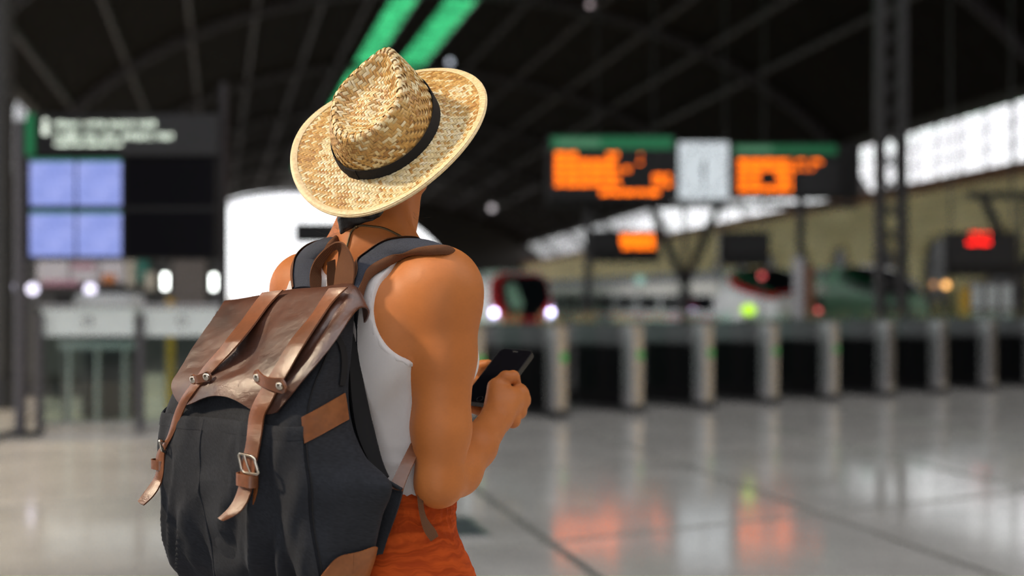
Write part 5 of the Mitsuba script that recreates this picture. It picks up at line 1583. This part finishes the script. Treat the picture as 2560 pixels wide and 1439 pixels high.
part('screen_arm', cylinder([W(160, 745, 14.3)[0], 14.35, 0.0], [W(160, 745, 14.3)[0], 14.35, 1.2], .03), 'iron_grey', k)
k = thing('handrail', 'low pale metal handrail behind the glass barrier', 'handrail')
a, b = W(152, 862, 14.0), W(338, 862, 14.0)
part('rail', box([(a[0] + b[0]) / 2, 14.0, a[2]], [b[0] - a[0], .10, .075]), 'steel_light', k)
for x in np.linspace(a[0] + .1, b[0] - .1, 3): part('leg', cylinder([x, 14.0, 0], [x, 14.0, a[2]], .022), 'steel', k, smooth=True)
for px, dd, z0, z1, lb in ((427, 14.2, 0, 1.32, 'yellow safety post beside the backpack flap'), (316, 16.5, 0, .95, 'short yellow post behind the glass barrier')):
    k = thing('yellow_post', lb, 'post')
    x = W(px, 745, dd)[0]
    part('tube', cylinder([x, dd, z0], [x, dd, z1], .042), 'yellow_paint', k, smooth=True)
    part('foot', cylinder([x, dd, 0], [x, dd, .03], .09), 'rubber', k, smooth=True)
# kiosk with posters
k = thing('kiosk', 'dark shop front with posters and a shutter under the information board', 'kiosk')
dk_ = 18.0
def kf(name, p0, p1, m, off=0., th=.03, **kw):
    a, b = W(p0[0], p0[1], dk_), W(p1[0], p1[1], dk_)
    return part(name, box([(a[0] + b[0]) / 2, dk_ - off, (a[2] + b[2]) / 2], [b[0] - a[0], th, a[2] - b[2]]), m, k, **kw)
mat('shop_dark', (.035, .034, .032), .6); mat('poster_white', (.62, .58, .60), .6); mat('poster_pink', (.45, .22, .28), .6); mat('poster_orange', (.60, .20, .05), .6)
mat('shutter', (.17, .145, .13), .6); mat('teal', (.02, .16, .12), .5); mat('cream', (.5, .45, .36), .6)
a, b = W(20, 600, dk_), W(546, 985, dk_)
part('wall', box([(a[0] + b[0]) / 2, dk_ + .3, 1.25], [b[0] - a[0], .5, 2.5]), 'shop_dark', k)
kf('poster', (96, 652), (174, 704), 'poster_white', .0, .12); kf('poster', (182, 652), (246, 704), 'poster_white', .0, .12); kf('poster', (254, 652), (312, 706), 'poster_white', .0, .12)
kf('poster_strip', (110, 700), (200, 714), 'poster_pink', .02, .12); kf('poster_strip', (184, 658), (240, 672), 'poster_pink', .02, .12); kf('poster_strip', (260, 686), (292, 706), 'poster_orange', .02, .12)
kf('poster', (318, 650), (340, 715), 'cream', 0, .12); kf('poster', (345, 648), (372, 705), 'teal', 0, .12); kf('poster', (365, 680), (390, 725), 'cream', .01, .12)
for i in range(11): kf('slat', (434, 645 + i * 11), (516, 654 + i * 11), 'shutter', .0, .14)
kf('counter', (60, 795), (546, 930), 'shop_dark', .2, .3); kf('counter_panel', (255, 905), (330, 990), 'frosted', .36, .02); kf('counter_panel', (348, 930), (440, 1000), 'cream', .36, .02)
kf('plinth', (60, 960), (546, 985), 'iron_dark', .2, .3)
def strip_lamp(px, py0, py1, d, wpx, col, lb):
    k = thing('strip_lamp', lb, 'lamp')
    a, b = W(px - wpx / 2, py0, d), W(px + wpx / 2, py1, d)
    part('tube', cylinder([(a[0] + b[0]) / 2, d, a[2]], [(a[0] + b[0]) / 2, d, b[2]], (b[0] - a[0]) / 2, 12), 'white_panel', k, smooth=True, emit=col)
    part('holder', box([(a[0] + b[0]) / 2, d + .06, (a[2] + b[2]) / 2], [.03, .06, a[2] - b[2] + .1]), 'lamp_body', k)
    part('mast', box([(a[0] + b[0]) / 2, d + .10, b[2] / 2], [.04, .04, b[2]]), 'lamp_body', k)
strip_lamp(413, 684, 722, 16.0, 14, (6, 6.3, 6), 'white strip lamp above the yellow post')
strip_lamp(534, 686, 724, 16.0, 14, (6, 6.3, 6), 'white strip lamp at the edge of the bright arch')
lamp(524, 546, 29.2, .09, (2.0, 1.7, 2.6), 'pale violet lamp, upper of two at the board edge')
lamp(540, 545, 30, .10, (5.0, 4.5, 5.6), 'bright white lamp at the right edge of the board')
lamp(528, 620, 31.0, .09, (1.3, 1.1, 2.0), 'pale violet lamp, lower of two at the board edge')
for px, py, lb in ((22, 716, 'bright wall lamp at the far left'), (82, 722, 'bright wall lamp left above the glass barrier'), (226, 722, 'bright lamp above the white gate cabinet')):
    lamp(px, py, 17.0, .07, (1.7, 1.6, 2.1), lb)
# dark pillar at the left border
k = thing('pillar', 'dark pillar at the left border of the view', 'pillar')
x = W(4, 745, 16.0)[0]
part('shaft', bevel_box([x - .05, 16.0, 3.0], [.30, .3, 6.0], .03), 'shop_dark', k); part('foot', bevel_box([x - .05, 16.0, .2], [.42, .42, .4], .02), 'black_metal', k); part('capital', bevel_box([x - .05, 16.0, 3.75], [.34, .34, .3], .05), 'shop_dark', k)
# grating in the floor
k = thing('floor_grate', 'square metal floor grate beside the orange trousers', 'floor grate')
c4 = [Wf(1128, 1345), Wf(1226, 1343), Wf(1172, 1294), Wf(1080, 1297)]
for i in range(4): part('frame_bar', beam(c4[i] + [0, 0, .004], c4[(i + 1) % 4] + [0, 0, .004], .025, .012), 'steel', k)
mat('grate_metal', (.10, .12, .125), .5, metal=.4)
for t in np.linspace(.06, .94, 14): part('slat', beam(c4[0] + (c4[3] - c4[0]) * t + [0, 0, .004], c4[1] + (c4[2] - c4[1]) * t + [0, 0, .004], .022, .008), 'grate_metal', k)
part('well', trimesh.Trimesh([p + [0, 0, .0012] for p in c4], [[0, 1, 2], [0, 2, 3]], process=False), 'rubber', k)
